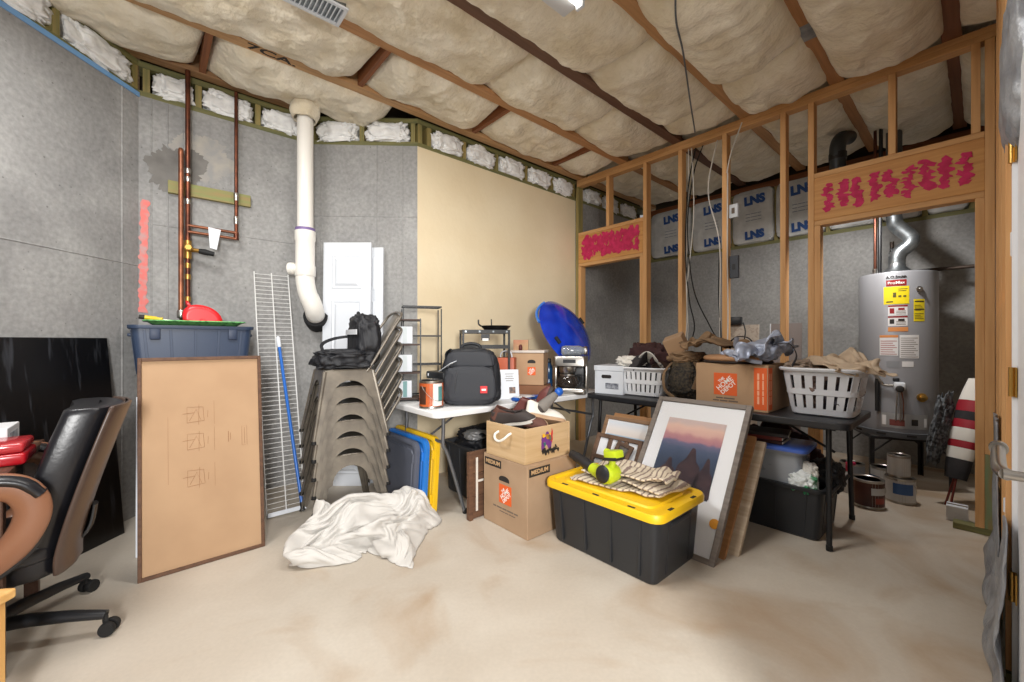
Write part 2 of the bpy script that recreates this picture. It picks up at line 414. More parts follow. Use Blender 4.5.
# ----------------------------------------------------------------- ceiling joists (run along D)
CJ = [-3.77, -3.17, -2.57, -1.96, -1.34, -.71, -.12, .49]
jr = {0: (-2.2, .98), 1: (-2.2, 5.55), 2: (-2.2, 5.55), 3: (-2.2, 5.55), 4: (-2.2, 5.55), 5: (-2.2, 5.55), 6: (-2.2, 5.55), 7: (-2.2, 5.55)}
JL = ['rough brown ceiling joist over the angled corner wall', 'tan ceiling joist with black stamped lettering, along the cream wall',
      'orange brown ceiling joist that carries the white vent', 'dark brown ceiling joist, between the vent and the light fixture',
      'ceiling joist beside the light fixture where the grey cable crosses', 'ceiling joist with the galvanised plate, above the double stud',
      'wide dark ceiling joist over the pink marked right header', 'ceiling joist above the bare studs at the door']
for k, c in enumerate(CJ):
    r0, r1 = jr[k]; mb = MB()
    mb.box(((r0+r1)/2, 0, .14), (r1-r0, .089, .036)); mb.box(((r0+r1)/2, 0, .018), (r1-r0, .089, .036))
    mb.box(((r0+r1)/2, 0, .14), (r1-r0, .022, .24)); mb.box(((r0+r1)/2, 0, .262), (r1-r0, .089, .036))
    mj = wood('joist_fir_%d' % k, [(160, 122, 84), (206, 164, 118), (196, 148, 102), (116, 84, 66), (196, 150, 104), (186, 136, 90), (134, 88, 58), (164, 118, 80)][k],
              [(132, 98, 66), (180, 138, 94), (170, 122, 80), (96, 68, 54), (168, 124, 80), (158, 112, 72), (110, 70, 46), (138, 96, 62)][k], 'x')
    o = add('ceiling_joist', mb, mj, None, bevel=.003, loc=CR(c, 0, ZJ)); o.rotation_euler.z = RA+PI/2
    tag(o, JL[k], 'joist', 'ceiling joists')
    if k == 1:
        tm = MB(); M = frameM((.62, 0, -.0005), (1, 0, 0), (0, -1, 0))
        words(tm, '7CA.', .085, M, .002, sx=1.7); add('stamped_lettering', tm, M_ink, o)
    if k in (3, 5):
        pm = MB()
        r = 3.1 if k == 5 else 3.0
        pm.box((r, 0, -.001), (.17, .085, .002))
        for i in range(5):
            for j in range(4): pm.box((r-.07+i*.035, -.033+j*.022, -.0022), (.012, .003, .001))
        if k == 5: add('truss_plate', pm, M_galv, o)
        else: pm.bm.free()
# blocking between joists
def block(c0, c1, r, label):
    mb = MB(); mb.box((0, 0, .06), (abs(c1-c0)-.09, .04, .12))
    o = add('blocking', mb, M_joist, None, bevel=.003, loc=CR((c0+c1)/2, r, ZJ+.005)); o.rotation_euler.z = RA
    tag(o, label, 'blocking', 'ceiling blocking')
block(CJ[1], CJ[2], 1.2, 'short wooden block between joists just beyond the white drain pipe')
block(CJ[1], CJ[2], 2.27, 'short wooden block between joists over the middle of the cream wall')
block(CJ[1], CJ[2], 3.36, 'short wooden block between joists near the far room corner')
block(CJ[0], CJ[1], .28, 'short wooden block above the left concrete wall')
# ----------------------------------------------------------------- glass wool batts
def batt(c0, c1, r0, r1, sag, label, seed, skew=0, rough=1.0, e0=1, e1=1):
    wd_ = c1-c0-.03; Ln = r1-r0; nu, nv = 34, max(8, int(Ln/.026)); mb = MB()
    def bottom(i, j):
        x = (i-.5)*wd_; y = j*Ln
        s = max(0, 1-abs(2*i-1)**3.0)**.5
        e = 1
        if e0: e *= min(1, (max(0, y+.001)/.16))**.45
        if e1: e *= min(1, (max(0, Ln-y+.001)/.16))**.45
        yy = y+skew*x*(2*j-1)
        p = V((x*3+seed*3.3, y*2.2+seed, seed*1.9))
        n = noise.noise(p)*.034+noise.noise(p*2.7)*.020+(.4-abs(noise.noise(V((x*2.5+y*2, y*7+2.5*noise.noise(p*.8), seed)))))*.028*rough+noise.noise(p*8)*.008
        return V((x*(1+.11*s*min(1, max(0, (sag+.07)*s*e-.07)/.03)*(.45+noise.noise(V((y*3, seed, round(i)))))), yy, .07-(sag+.07)*s*e+n*s*e*1.15))
    mb.grid(bottom, nu, nv)
    b = mb.bm; b.verts.ensure_lookup_table()
    # close it: sides and back
    bound = [e for e in b.edges if e.is_boundary]
    ret = bmesh.ops.extrude_edge_only(b, edges=bound)
    nvv = [g for g in ret['geom'] if isinstance(g, bmesh.types.BMVert)]
    for v in nvv: v.co.z = .2
    bmesh.ops.holes_fill(b, edges=[e for e in b.edges if e.is_boundary], sides=0)
    o = add('insulation_batt', mb, M_batt, None, 180, loc=CR((c0+c1)/2, r0, ZJ)); o.rotation_euler.z = RA
    return tag(o, label, 'insulation', 'ceiling insulation batts')
bayn = {0: 'above the angled corner wall', 1: 'along the cream wall', 2: 'right of the white vent', 3: 'beside the light fixture',
        4: 'where the cable drops', 5: 'over the right header', 6: 'over the bare end studs'}
plan = {0: [(-.42, .25, .05), (.31, 1.56, .06)],
        1: [(-.3, 1.16, .055), (1.24, 2.23, .05), (2.31, 3.32, .05), (3.4, 3.84, .04), (3.97, 5.5, .03)],
        2: [(.0, 1.955, .06), (1.96, 2.97, .07), (2.975, 3.84, .06), (3.97, 5.5, .04)],
        3: [(.3, 2.44, .085), (2.445, 3.47, .08), (3.475, 3.84, .05), (3.97, 5.5, .05)],
        4: [(.6, 2.06, .1), (2.065, 3.18, .15), (3.185, 3.84, .12), (3.97, 5.5, .06)],
        5: [(.9, 2.45, .1), (2.455, 3.84, .14), (3.97, 5.5, .1)],
        6: [(1.2, 2.7, .06), (2.7, 3.84, .08), (3.97, 5.5, .12)]}
for b, L in plan.items():
    for k, (r0, r1, s) in enumerate(L):
        if r0 > 3.9: lab = 'cream glass wool batt behind the stud wall, %s' % bayn[b]
        else:
            pos = ['nearest of its bay', 'second of its bay', 'third of its bay', 'fourth of its bay'][k]
            lab = 'cream glass wool batt %s, %s' % (bayn[b], pos)
        batt(CJ[b], CJ[b+1], r0, r1, s, lab, b*5+k+1, skew=.08*(-1)**k, e0=(k > 0), e1=1)
# ----------------------------------------------------------------- the stud wall (plane r = 3.87)
RW = 3.87
sw = T('stud_wall', 'bare pine stud wall with two headers dividing off the utility side', 'wall frame', CR(0, RW, 0), RA)
def sbox(name, c0, c1, z0, z1, m=M_stud, y0=0, y1=.089):
    mb = MB(); mb.box((0, 0, 0), (c1-c0, y1-y0, z1-z0))
    o = add(name, mb, m, sw, bevel=.003); o.location = ((c0+c1)/2, (y0+y1)/2, (z0+z1)/2); return o
sbox('top_plate', -3.22, .1, ZJ-.04, ZJ, M_studx); sbox('top_plate', -3.22, .1, ZJ-.08, ZJ-.041, M_studx)
ZP = ZJ-.081
sbox('bottom_plate', -2.66, -1.1, 0, .038, M_pt)
sbox('bottom_plate', -.115, .1, 0, .038, M_pt)
H0, H1 = 2.13, 2.46
cK = ucr(643, RW)                    # king stud of the left opening
sbox('corner_stud', -3.235, -3.195, 0, ZP, M_ptz); sbox('corner_stud', -3.194, -3.156, 0, H0-.04, M_stud)
sbox('stud', cK+.0, cK+.04, .039, ZP); sbox('jack_stud', cK-.04, cK-.001, .039, H0-.04)
sbox('header', -3.193, cK-.001, H0, H1, mat('header_pine', (214, 158, 92), .6, col2=(196, 136, 74), nscale=1.6, stretch=(1.2, 26, 26)))
sbox('header_plate', -3.193, cK-.001, H0-.039, H0-.001, M_studx); sbox('header_plate', -3.193, cK-.001, H1+.001, H1+.039, M_studx)
c = ucr(606, RW); sbox('cripple_stud', c, c+.04, H1+.04, ZP)
for u in (678, 722, 780): c = ucr(u, RW); sbox('stud', c, c+.04, .039 if u != 780 else 0, ZP)
c2 = ucr(814, RW)
sbox('stud', c2-.04, c2, 0, ZP); sbox('jack_stud', c2+.001, c2+.04, 0, H0-.04)
cE = ucr(985, RW)
sbox('header', c2+.001, cE-.001, H0, H1, MATS['header_pine']); sbox('header_plate', c2+.001, cE-.001, H0-.039, H0-.001, M_studx); sbox('header_plate', c2+.001, cE-.001, H1+.001, H1+.039, M_studx)
sbox('jack_stud', cE-.041, cE-.001, .039, H0-.04)
mb = MB(); mb.box((0, 0, 0), (.042, .089, ZP-.5)); o = add('post', mb, M_stud, sw, bevel=.003); o.location = (cE+.02, .0445, .5+(ZP-.5)/2)
sbox('stud', cE+.043, cE+.083, .039, ZP)
mb = MB(); mb.box((0, 0, 0), (.042, .089, .46)); o = add('post_foot', mb, mat('green_stained_wood', (128, 142, 104), .7, col2=(150, 128, 84), nscale=5, stretch=(8, 8, 1)), sw, bevel=.003); o.location = (cE+.02, .0445, .269)
o['label'] = 'green stained foot of the post'
c = ucr(888, RW); sbox('cripple_stud', c, c+.04, H1+.04, ZP)
c = ucr(971, RW); sbox('cripple_stud', c, c+.04, H1+.04, ZP)
# sprayed pink marks on the two headers
mb = MB(); rr = random.Random(4)
w0, w1 = -3.193, cK
for k in range(250):
    x = rr.uniform(w0+.07, w1-.06); z = rr.uniform(H0+.06, H1-.05)
    mb.prism(blotch(0, 0, rr.uniform(.012, .03), rr.uniform(.02, .045), 9, .7, k), .0006, frameM((x, -.0012-.00002*k, z), (1, rr.uniform(-.01, .01), rr.uniform(-.7, .7)), (0, 0, 1)))
add('spray_paint', mb, M_pink, sw)
mb = MB(); n = 9
for k in range(n):
    x = c2+.09+(cE-c2-.17)*k/(n-1); z = (H0+H1)/2+.012*math.sin(k*2.3)
    for j in range(9):
        mb.prism(blotch(0, 0, rr.uniform(.019, .034), rr.uniform(.013, .024), 10, .7, k*9+j), .0006,
                 frameM((x+rr.uniform(-.016, .016), -.0012-.0004*j, z-.085+j*.021), (1, 0, rr.uniform(-.6, .2)), (0, 0, 1)))
add('spray_paint', mb, M_pink, sw)
# ----------------------------------------------------------------- framing on top of the far utility wall
o = bpy.data.objects.new('trim_9', None); COL.objects.link(o); ST(o); o.location = CR(0, 5.57, ZS); o.rotation_euler.z = RA
def fbox(name, c0, c1, z0, z1, m, y0=0, y1=.14):
    mb = MB(); mb.box(((c0+c1)/2, (y0+y1)/2, (z0+z1)/2), (c1-c0, y1-y0, z1-z0)); return ST(add(name, mb, m, o))
fbox('sill_plate', -3.24, 1.6, 0, .04, M_pt); fbox('top_plate', -3.24, 1.6, .68, .76, M_joist); fbox('sheathing', -3.24, 1.6, 0, 1.06, MATS['dark_osb'], .17, .19)
us = [652, 693, 733, 776, 828, 880, 925, 972]
cs = [ucr(u, 5.57) for u in us]
for c in cs: fbox('stud', c-.02, c+.02, .04, .68, M_ptz)
cs = cs+[cs[-1]+.45]
M_navy = mat('navy_print', (38, 78, 142), .6)
M_kraftbag = mat('white_facing', (212, 212, 210), .5, col2=(192, 192, 190), nscale=9, bump=.5, bscale=14, bdist=.02)
for k, (a, b) in enumerate(zip(cs, cs[1:])):
    wd_ = b-a-.05
    t = T('insulation_roll', 'white faced wall batt with blue letters, %s from the far corner' % ORD[k], 'insulation',
          CR((a+b)/2, 5.56, ZS+.05), RA, 'printed wall batts')
    mb = MB(); sblob(mb, (0, .03, .315), (wd_+.02, .16, .64), .22, .05, 3.2, k+3, 5); add('facing', mb, M_kraftbag, t, 180)
    s = min(1, wd_/.36)
    for z, txt, sz, b_ in ((.5, 'LNS', .12, .006), (.08, 'LNS', .11, .006)):
        tm = MB(); words(tm, txt, sz*s*1.15, frameM((.03*s, -.064, z), (1, 0, .05), (0, 0, 1)), b_+.003, sx=.95); add('brand_lettering', tm, M_navy, t)
    for z in (.34, .30, .26): wordbars('fine_print', t, frameM((.02, -.064, z), (1, 0, 0), (0, 0, 1)), [.05*s, .07*s, .04*s], 0, .008, mat('grey_blue_ink', (128, 138, 152), .7))
# ----------------------------------------------------------------- return wall and door on the right
CRt = .06
rt = bpy.data.objects.new('wall_right', None); COL.objects.link(rt); ST(rt); rt.location = CR(CRt, 0, 0); rt.rotation_euler.z = RA
# local x = outward (c), y = r
def rbx(name, x0, x1, y0, y1, z0, z1, m, par=None):
    mb = MB(); mb.box(((x0+x1)/2, (y0+y1)/2, (z0+z1)/2), (x1-x0, y1-y0, z1-z0)); return ST(add(name, mb, m, par or rt))
for y in (2.27, 2.66, 3.07, 3.48): rbx('stud', .0, .09, y, y+.038, .04, 3.14, M_stud)
rbx('bottom_plate', .0, .09, 2.25, 3.86, 0, .038, M_pt); rbx('sheathing', .14, .16, 2.25, 5.57, 0, 3.4, mat('drywall_back', (150, 140, 128), .9))
rbx('blocking', .01, .09, 2.31, 3.48, 1.36, 1.4, M_studx)
M_door = mat('white_door_paint', (232, 233, 236), .35)
rbx('wall_panel', .045, .16, .95, 1.34, 0, 3.4, M_door)
rbx('wall_panel', .06, .16, -3.3, -1.05, 0, 3.4, M_door)
rbx('wall_panel', .06, .16, -1.05, 2.25, 2.2, 3.4, M_door)
dr = bpy.data.objects.new('door_1', None); COL.objects.link(dr); ST(dr); dr.location = CR(.085, 2.235, 0); dr.rotation_euler.z = RA
rbx('door_jamb', -.012, .1, -.02, .015, 0, 2.12, M_door, dr)
rbx('door_slab', 0, .042, -.86, -.022, .01, 2.06, M_door, dr)
for z in (1.86, 1.06, .36):
    mb = MB(); mb.tube([(-.012, -.02, z-.05), (-.012, -.02, z+.05)], .009, 12); mb.box((-.004, -.035, z), (.004, .03, .1)); mb.box((-.013, 0, z), (.003, .03, .1)); ST(add('hinge', mb, M_brass, dr, 40))
mb = MB(); mb.lathe([(.031, 0), (.031, .008), (.026, .012), (.011, .014), (.011, .04), (.012, .05)], 20, Matrix.Translation((0, -.79, .9)) @ Matrix.Rotation(-PI/2, 4, 'Y'))
mb.tube(smoothpath([(-.045, -.79, .9), (-.052, -.76, .9), (-.055, -.72, .9), (-.054, -.6, .9), (-.052, -.5, .898), (-.05, -.44, .896)]), .0135, 12); mb.tube([(-.05, -.44, .896), (-.05, -.41, .896)], .019, 14)
ST(add('door_handle', mb, M_steel, dr, 50))
# ================================================================= left side of the room
def loftrr(mb, secs, M=None, cap0=True, cap1=False, n=5):
    rings = []
    for w_, d_, r_, z in secs:
        ring = [V((x, y, z)) for x, y in rrect(w_, d_, min(r_, w_*.49, d_*.49), n)]
        rings.append([mb.bm.verts.new(M @ p if M is not None else p) for p in ring])
    for a, b in zip(rings, rings[1:]):
        m = len(a)
        for k in range(m): mb.bm.faces.new((a[k], a[(k+1) % m], b[(k+1) % m], b[k]))
    if cap0: mb.bm.faces.new(rings[0][::-1])
    if cap1: mb.bm.faces.new(rings[-1])
    return mb
def tote_body(w_, d_, h, taper=.9, wall=.006, lip=.02, r=.04):
    mb = MB()
    wb_, db_ = w_*taper, d_*taper
    loftrr(mb, [(wb_-.02, db_-.02, r, 0), (wb_, db_, r, .012), (w_-2*lip, d_-2*lip, r, h-.03), (w_-2*lip, d_-2*lip, r, h-.022), (w_-.004, d_-.004, r+lip, h-.022), (w_, d_, r+lip, h-.012), (w_, d_, r+lip, h),
                (w_-2*lip-2*wall, d_-2*lip-2*wall, r, h), (wb_-2*wall, db_-2*wall, r, .018)], cap0=True, cap1=True)
    return mb
def ribs(mb, w_, d_, h, taper, lip, n, m):        # raised vertical ribs on the four sides
    for k in range(n):
        x = (k+.5)/n-.5
        for s in (-1, 1):
            mb.hexa([V((x*w_*taper-.008, s*(d_*taper/2-.004), .03)), V((x*w_*taper+.008, s*(d_*taper/2-.004), .03)), V((x*w_*taper+.006, s*(d_*taper/2+.004), .03)), V((x*w_*taper-.006, s*(d_*taper/2+.004), .03))],
                    [V((x*(w_-2*lip)-.008, s*(d_/2-lip-.004), h-.03)), V((x*(w_-2*lip)+.008, s*(d_/2-lip-.004), h-.03)), V((x*(w_-2*lip)+.006, s*(d_/2-lip+.004), h-.03)), V((x*(w_-2*lip)-.006, s*(d_/2-lip+.004), h-.03))])
    for k in range(m):
        y = (k+.5)/m-.5
        for s in (-1, 1):
            mb.hexa([V((s*(w_*taper/2-.004), y*d_*taper-.008, .03)), V((s*(w_*taper/2-.004), y*d_*taper+.008, .03)), V((s*(w_*taper/2+.004), y*d_*taper+.006, .03)), V((s*(w_*taper/2+.004), y*d_*taper-.006, .03))],
                    [V((s*(w_/2-lip-.004), y*(d_-2*lip)-.008, h-.03)), V((s*(w_/2-lip-.004), y*(d_-2*lip)+.008, h-.03)), V((s*(w_/2-lip+.004), y*(d_-2*lip)+.006, h-.03)), V((s*(w_/2-lip+.004), y*(d_-2*lip)-.006, h-.03))])
    return mb
# black board leaning on the left wall
o = T('leaning_board', 'large scuffed black board leaning against the left concrete wall', 'board', (-2.42, 2.27, 0))
mb = MB(); mb.panel((0, -.3, 0), (0, .30, 0), (-.13, .32, 1.22), (-.13, -.28, 1.22), .022)
add('panel', mb, mat('scuffed_black', (13, 13, 15), .3, col2=(70, 72, 78), nscale=3, ndetail=3, stretch=(9, 9, .7), lo=.6, hi=.85), o, bevel=.004)
mb = MB(); mb.box((-.065, -.312, .61), (.03, .02, 1.22), (0, -.107, 0)); add('edge_strip', mb, M_walnut, o)
# desk with its boxes
dk = T('desk', 'dark wooden desk corner at the far left beside the office chair', 'desk', CR(-2.57, -.6, 0), RA)
mb = MB(); mb.box((0, 0, .725), (.66, .45, .03), bev=.005); add('desktop', mb, wood('desk_walnut', (92, 62, 46), (66, 44, 34), 'x', .4), dk, 40)
for x in (-.3, .3):
    for y in (-.19, .19): mb = MB(); mb.box((x, y, .355), (.045, .045, .71), bev=.004); add('leg', mb, MATS['desk_walnut'], dk)
t = T('carton', 'white printed carton on the desk at the far left edge', 'box', CR(-2.66, -.53, .741), RA)
mb = MB(); mb.box((0, 0, .055), (.2, .2, .11), bev=.004); add('body', mb, mat('white_card', (226, 226, 228), .5), t)
mb = MB(); mb.box((0, .1005, .06), (.12, .001, .05)); add('printed_panel', mb, mat('grey_print', (120, 124, 134), .6, col2=(200, 202, 206), nscale=30), t)
t = T('tool_case', 'red translucent plastic case on the desk in front of the white carton', 'case', CR(-2.44, -.43, .741), RA)
mb = MB(); mb.box((0, 0, .022), (.2, .16, .044), bev=.012, seg=3); add('base', mb, mat('red_plastic', (186, 24, 36), .22, trans=.2), t, 40)
mb = MB(); mb.box((0, 0, .063), (.19, .15, .036), bev=.012, seg=3); add('lid', mb, mat('clear_red', (206, 60, 66), .15, trans=.35), t, 40)
t = T('step_stool', 'pale pine stool standing at the bottom left edge of the photo', 'stool', (-1.70, 1.13, 0), R(8))
for x in (-.13, .13):
    for y in (-.1, .1): mb = MB(); mb.box((x, y, .2), (.045, .045, .4), bev=.004); add('leg', mb, wood('pale_pine', (226, 180, 112), (206, 154, 86), 'z'), t)
mb = MB(); mb.box((0, 0, .415), (.34, .27, .03), bev=.006); add('seat', mb, wood('pale_pine_x', (228, 184, 118), (208, 158, 90), 'x'), t)
for y in (-.1, .1): mb = MB(); mb.box((0, y, .15), (.22, .022, .04), bev=.003); add('stretcher', mb, MATS['pale_pine_x'], t)
t = T('wooden_crate', 'small pine crate on the near desk edge below the red case', 'crate', CR(-2.315, -.65, .741), RA)
for s in (-1, 1):
    mb = MB(); mb.box((0, s*.06, .05), (.13, .012, .1), bev=.003); add('side', mb, MATS['pale_pine_x'], t)
    mb = MB(); mb.box((s*.06, 0, .05), (.012, .107, .1), bev=.003); add('end', mb, MATS['pale_pine_x'], t)
mb = MB(); mb.box((0, 0, .006), (.105, .105, .01)); add('bottom', mb, MATS['pale_pine_x'], t)
# office chair
M_lea = mat('black_leather', (28, 28, 32), .32, bump=.15, bscale=60, bdist=.004)
M_tanlea = mat('brown_vinyl', (136, 94, 70), .34, bump=.1, bscale=80, bdist=.003)
oc = T('office_chair', 'black leather office chair with brown back shell and arms, facing the desk', 'office chair', (-2.035, 1.57, -.0), R(-47))
rz = R(-47)
mb = MB(); mb.lathe([(.035, .075), (.05, .085), (.05, .12), (.03, .13), (.028, .2)], 20); add('hub', mb, M_blackp, oc, 40)
for k in range(5):
    a = R(17)+k*2*PI/5-rz
    M = Matrix.Rotation(a, 4, 'Z')
    mb = MB(); P = [M @ V((x, 0, z)) for x, z in ((.03, .1), (.14, .105), (.28, .095), (.39, .08))]
    mb.tube(P, [.03, .029, .025, .02], 10, flat=(.8, 1)); lg = add('leg', mb, M_blackp, oc, 50)
    mb = MB()
    for s in (-1, 1):
        Mw = M @ Matrix.Translation((.40, s*.017, .028)) @ Matrix.Rotation(PI/2, 4, 'X')
        mb.lathe([(.012, -.011), (.026, -.011), (.028, -.005), (.028, .005), (.026, .011), (.012, .011)], 16, Mw)
    mb.tube([M @ V((.385, 0, .085)), M @ V((.388, 0, .05)), M @ V((.40, 0, .03))], .01, 8); mb.tube([M @ V((.40, -.02, .028)), M @ V((.40, .02, .028))], .006, 6)
    add('caster', mb, M_rub, lg, 40)
mb = MB(); mb.tube([(0, 0, .12), (0, 0, .34)], .022, 14); mb.box((0, 0, .345), (.2, .24, .025), bev=.006); add('gas_lift', mb, M_black, oc, 40)
mb = MB(); sblob(mb, (0, -.02, .405), (.5, .5, .1), .5, .03, 2, 2, 4); add('seat', mb, M_lea, oc, 180)
def backpt(i, z, off):
    x = (i-.5)
    k = (z-.36)/.62
    wdt = .47*(1-.22*max(0, k-.55)**1.5*2.0)*(1-.15*max(0, .25-k)*3)
    y = .225+.17*max(0, k)**1.2-.05*(1-(2*x)**2)*0+.05*(-(2*x)**2)
    return V((x*wdt, y+off, z))
def slab(o0, o1, name, m, puff):
    mb = MB(); nu, nv = 18, 24
    for off in (o0, o1):
        pass
    def f(i, j):
        # wrap round: i 0..1 is the circumference of the slab section
        z = .30+.635*min(1, max(0, (j-.06)/.88)); e = min(1, min(j, 1-j)/.06)**.5 if min(j, 1-j) < .06 else 1
        a = 2*PI*i; x = .5+.5*math.copysign(abs(math.cos(a))**.35, math.cos(a))*(.9+.1*e)
        s = math.copysign(abs(math.sin(a))**.5, math.sin(a))
        p = backpt(x, z, (o0+o1)/2); p.y += s*(o1-o0)/2*e+(-puff*e*(1-(2*x-1)**2)*(.8+.2*math.cos(z*32)) if s < 0 else 0)
        return p
    mb.grid(f, 44, 30, cu=True); bmesh.ops.holes_fill(mb.bm, edges=[e for e in mb.bm.edges if e.is_boundary], sides=0)
    return add(name, mb, m, oc, 60)
slab(-.115, .022, 'backrest_cushion', M_lea, .02)
slab(.023, .05, 'backrest_shell', mat('dark_brown_shell', (74, 58, 50), .35, bump=.1, bscale=80, bdist=.003), 0)
mb = MB(); mb.tube(smoothpath([(0, .1, .345), (0, .22, .34), (0, .29, .4), (0, .31, .5)]), .022, 10, flat=(.5, 1.6)); add('back_bracket', mb, M_black, oc, 40)
for s in (-1, 1):
    P = smoothpath([(s*.29, -.24, .40), (s*.305, -.27, .55), (s*.31, -.2, .675), (s*.31, .02, .70), (s*.31, .13, .685), (s*.31, .17, .60), (s*.305, .13, .49), (s*.29, .03, .40), (s*.27, -.06, .365)], 6)
    mb = MB(); mb.tube(P, .048, 14, flat=(.6, 1)); ar = add('armrest', mb, M_tanlea, oc, 60)
    mb = MB(); mb.tube(smoothpath([(s*.31, -.2, .705), (s*.31, .02, .727), (s*.31, .135, .71), (s*.31, .188, .655)]), [.04]*3+[.043]*13+[.04]*3, 12, flat=(.5, 1)); add('arm_pad', mb, M_lea, ar, 60)
    mb = MB(); mb.tube(smoothpath([(s*.3, .188, .60), (s*.3, .15, .47), (s*.285, .04, .375), (s*.2, -.04, .35)]), .03, 10, flat=(.5, 1)); add('arm_frame', mb, M_blackp, ar, 60)
# framed picture seen from its cardboard back
P0 = V((-1.85, 2.03, 0)); Xd = V((.734, .68, 0)).normalized(); Ud = V((-.075, .09, 1.115)).normalized()
fb = T('framed_picture', 'tall picture turned round to show its cardboard back, leaning by the blue tote', 'picture', P0, 0)
Mf = frameM((0, 0, 0), Xd, Ud); Wd, Ht = .552, 1.118
mb = MB(); mb.box((Wd/2, Ht/2, -.012), (Wd-.03, Ht-.03, .006), M=Mf); add('cardboard_back', mb, M_card2, fb)
for nm, c, d in (('side_rail', (.008, Ht/2, -.012), (.016, Ht, .03)), ('side_rail', (Wd-.008, Ht/2, -.012), (.016, Ht, .03)), ('end_rail', (Wd/2, .009, -.012), (Wd-.032, .018, .03)), ('end_rail', (Wd/2, Ht-.009, -.012), (Wd-.032, .018, .03))):
    mb = MB(); mb.box(c, d, M=Mf); add(nm, mb, M_walnut, fb, bevel=.002)
mb = MB()
def ln(pts, r=.0011): mb.tube([Mf @ V((x, y, -.0085)) for x, y in pts], r, 4)
for k, (x, y) in enumerate(((.2, .8), (.2, .655), (.2, .46))):
    ln([(x, y-.04), (x, y+.045), (x+.07, y+.04), (x+.075, y-.035), (x, y-.04)]); ln([(x+.01, y-.03), (x+.04, y+.03), (x+.06, y-.03)])
    ln([(x-.02, y+.01), (x+.03, y+.012)]); ln([(x+.05, y-.055), (x+.052, y+.055)]); ln([(x+.09, y-.02), (x+.092, y+.02)])
    ln([(x+.12, y-.06), (x+.12, y+.07)], .0008)
ln([(.12, .45), (.12, .8)], .0008); ln([(.45, .6), (.45, .71), (.475, .71), (.475, .6), (.45, .6)]); ln([(.463, .61), (.463, .7)])
ln([(.385, .63), (.385, .69)], .002); ln([(.395, .64), (.395, .68)], .0015)
add('printed_diagram', mb, mat('brown_ink', (150, 110, 78), .8), fb)
t = T('white_board', 'narrow white board edge showing behind the cardboard backed picture', 'board', (-2.02, 2.3, 0), 0)
mb = MB(); mb.panel((-.06, -.03, 0), (.375, .36, 0), (.315, .43, .88), (-.12, .04, .88), .015); add('panel', mb, M_white, t, bevel=.002)
# blue tote on its carton
RB = math.atan2(tB.y, tB.x)
tb = T('carton', 'tall plain carton hidden under the blue tote behind the cardboard picture', 'box', onB(.29, 0, .50), RB)
mb = MB(); mb.box((0, 0, .49), (.44, .86, .98), bev=.004); add('body', mb, M_card, tb)
for s in (-1, 1): mb = MB(); mb.box((0, s*.214, .9815), (.436, .42, .003)); add('flap', mb, M_card, tb)
M_blue = mat('slate_blue_plastic', (48, 62, 86), .45, bump=.05, bscale=120, bdist=.001)
tt = T('storage_tote', 'slate blue storage tote on top of the stack by the copper pipes', 'tote', onB(.29, .984, .27), RB)
ribs_mb = tote_body(.66, .42, .315, .87, lip=.018); ribs(ribs_mb, .66, .42, .315, .87, .018, 5, 3); add('body', ribs_mb, M_blue, tt, 35)
for s in (-1, 1):
    mb = MB(); mb.box((s*.318, 0, .255), (.03, .13, .022), bev=.008); add('handle', mb, M_blue, tt, 40)
    mb = MB(); mb.box((s*.2, -.2, .26), (.05, .014, .07), bev=.005); add('latch', mb, mat('dark_blue_plastic', (44, 56, 80), .5), tt, 40)
t = T('paint_tray', 'green speckled tray lying across the blue tote', 'tray', onB(.30, 1.301, .36), RB)
mb = MB(); loftrr(mb, [(.44, .2, .03, 0), (.5, .26, .04, .022), (.54, .3, .05, .024), (.53, .29, .05, .03), (.49, .25, .04, .028), (.43, .19, .03, .006)], None, True, True); add('pan', mb, mat('green_plastic', (110, 182, 110), .4, col2=(70, 130, 78), nscale=40, lo=.5, hi=.6), t, 40)
t = T('dustpan', 'red plastic dustpan scoop standing in the green tray', 'dustpan', onB(.335, 1.312, .36), RB)
mb = MB()
def dp(i, j):
    a = PI*(i); rr_ = .105; x = math.cos(a)*rr_*(1-.12*j)+.0; z = .012+math.sin(a)**.75*.115*(1-.2*j); return V((x+.03*math.sin(a)*(-1), -.05+.13*j, z))
mb.grid(dp, 24, 8); mb.grid(lambda i, j: V((math.cos(PI*i)*.105*.88*(1-j)-.03*math.sin(PI*i)*(1-j), .08, .012+math.sin(PI*i)**.75*.092*(1-j))), 24, 4)
mb.grid(lambda i, j: V((math.cos(PI*i)*.105*(1-j)-.03*math.sin(PI*i)*(1-j), -.05, .012+math.sin(PI*i)**.75*.115*(1-j))), 24, 4)
add('pan', mb, mat('red_dustpan', (214, 34, 40), .35), t, 50, solid=.003)
mb = MB(); mb.tube(smoothpath([(-.05, 0, .09), (-.075, 0, .125), (-.085, .02, .15)]), [.022]*3+[.019]*7+[.013]*3, 10, flat=(.6, 1)); add('handle', mb, MATS['red_dustpan'], t, 50)
t = T('screwdriver', 'yellow handled screwdriver lying on the left end of the green tray', 'screwdriver', onB(.125, 1.338, .40), RB+R(-4))
Mx = Matrix.Rotation(R(97), 4, 'Y')
mb = MB(); mb.lathe([(.006, -.11), (.013, -.105), (.013, -.03), (.009, -.02), (.012, .0), (.006, .004)], 12, Mx); add('grip', mb, mat('yellow_handle', (226, 190, 40), .35), t, 40)
mb = MB(); mb.lathe([(.004, .0), (.0035, .12), (.005, .13)], 8, Mx); add('shaft', mb, M_steel, t, 40)
mb = MB(); mb.lathe([(.0135, -.112), (.0142, -.095), (.0135, -.085)], 12, Mx); add('end_cap', mb, M_ink, t, 40)
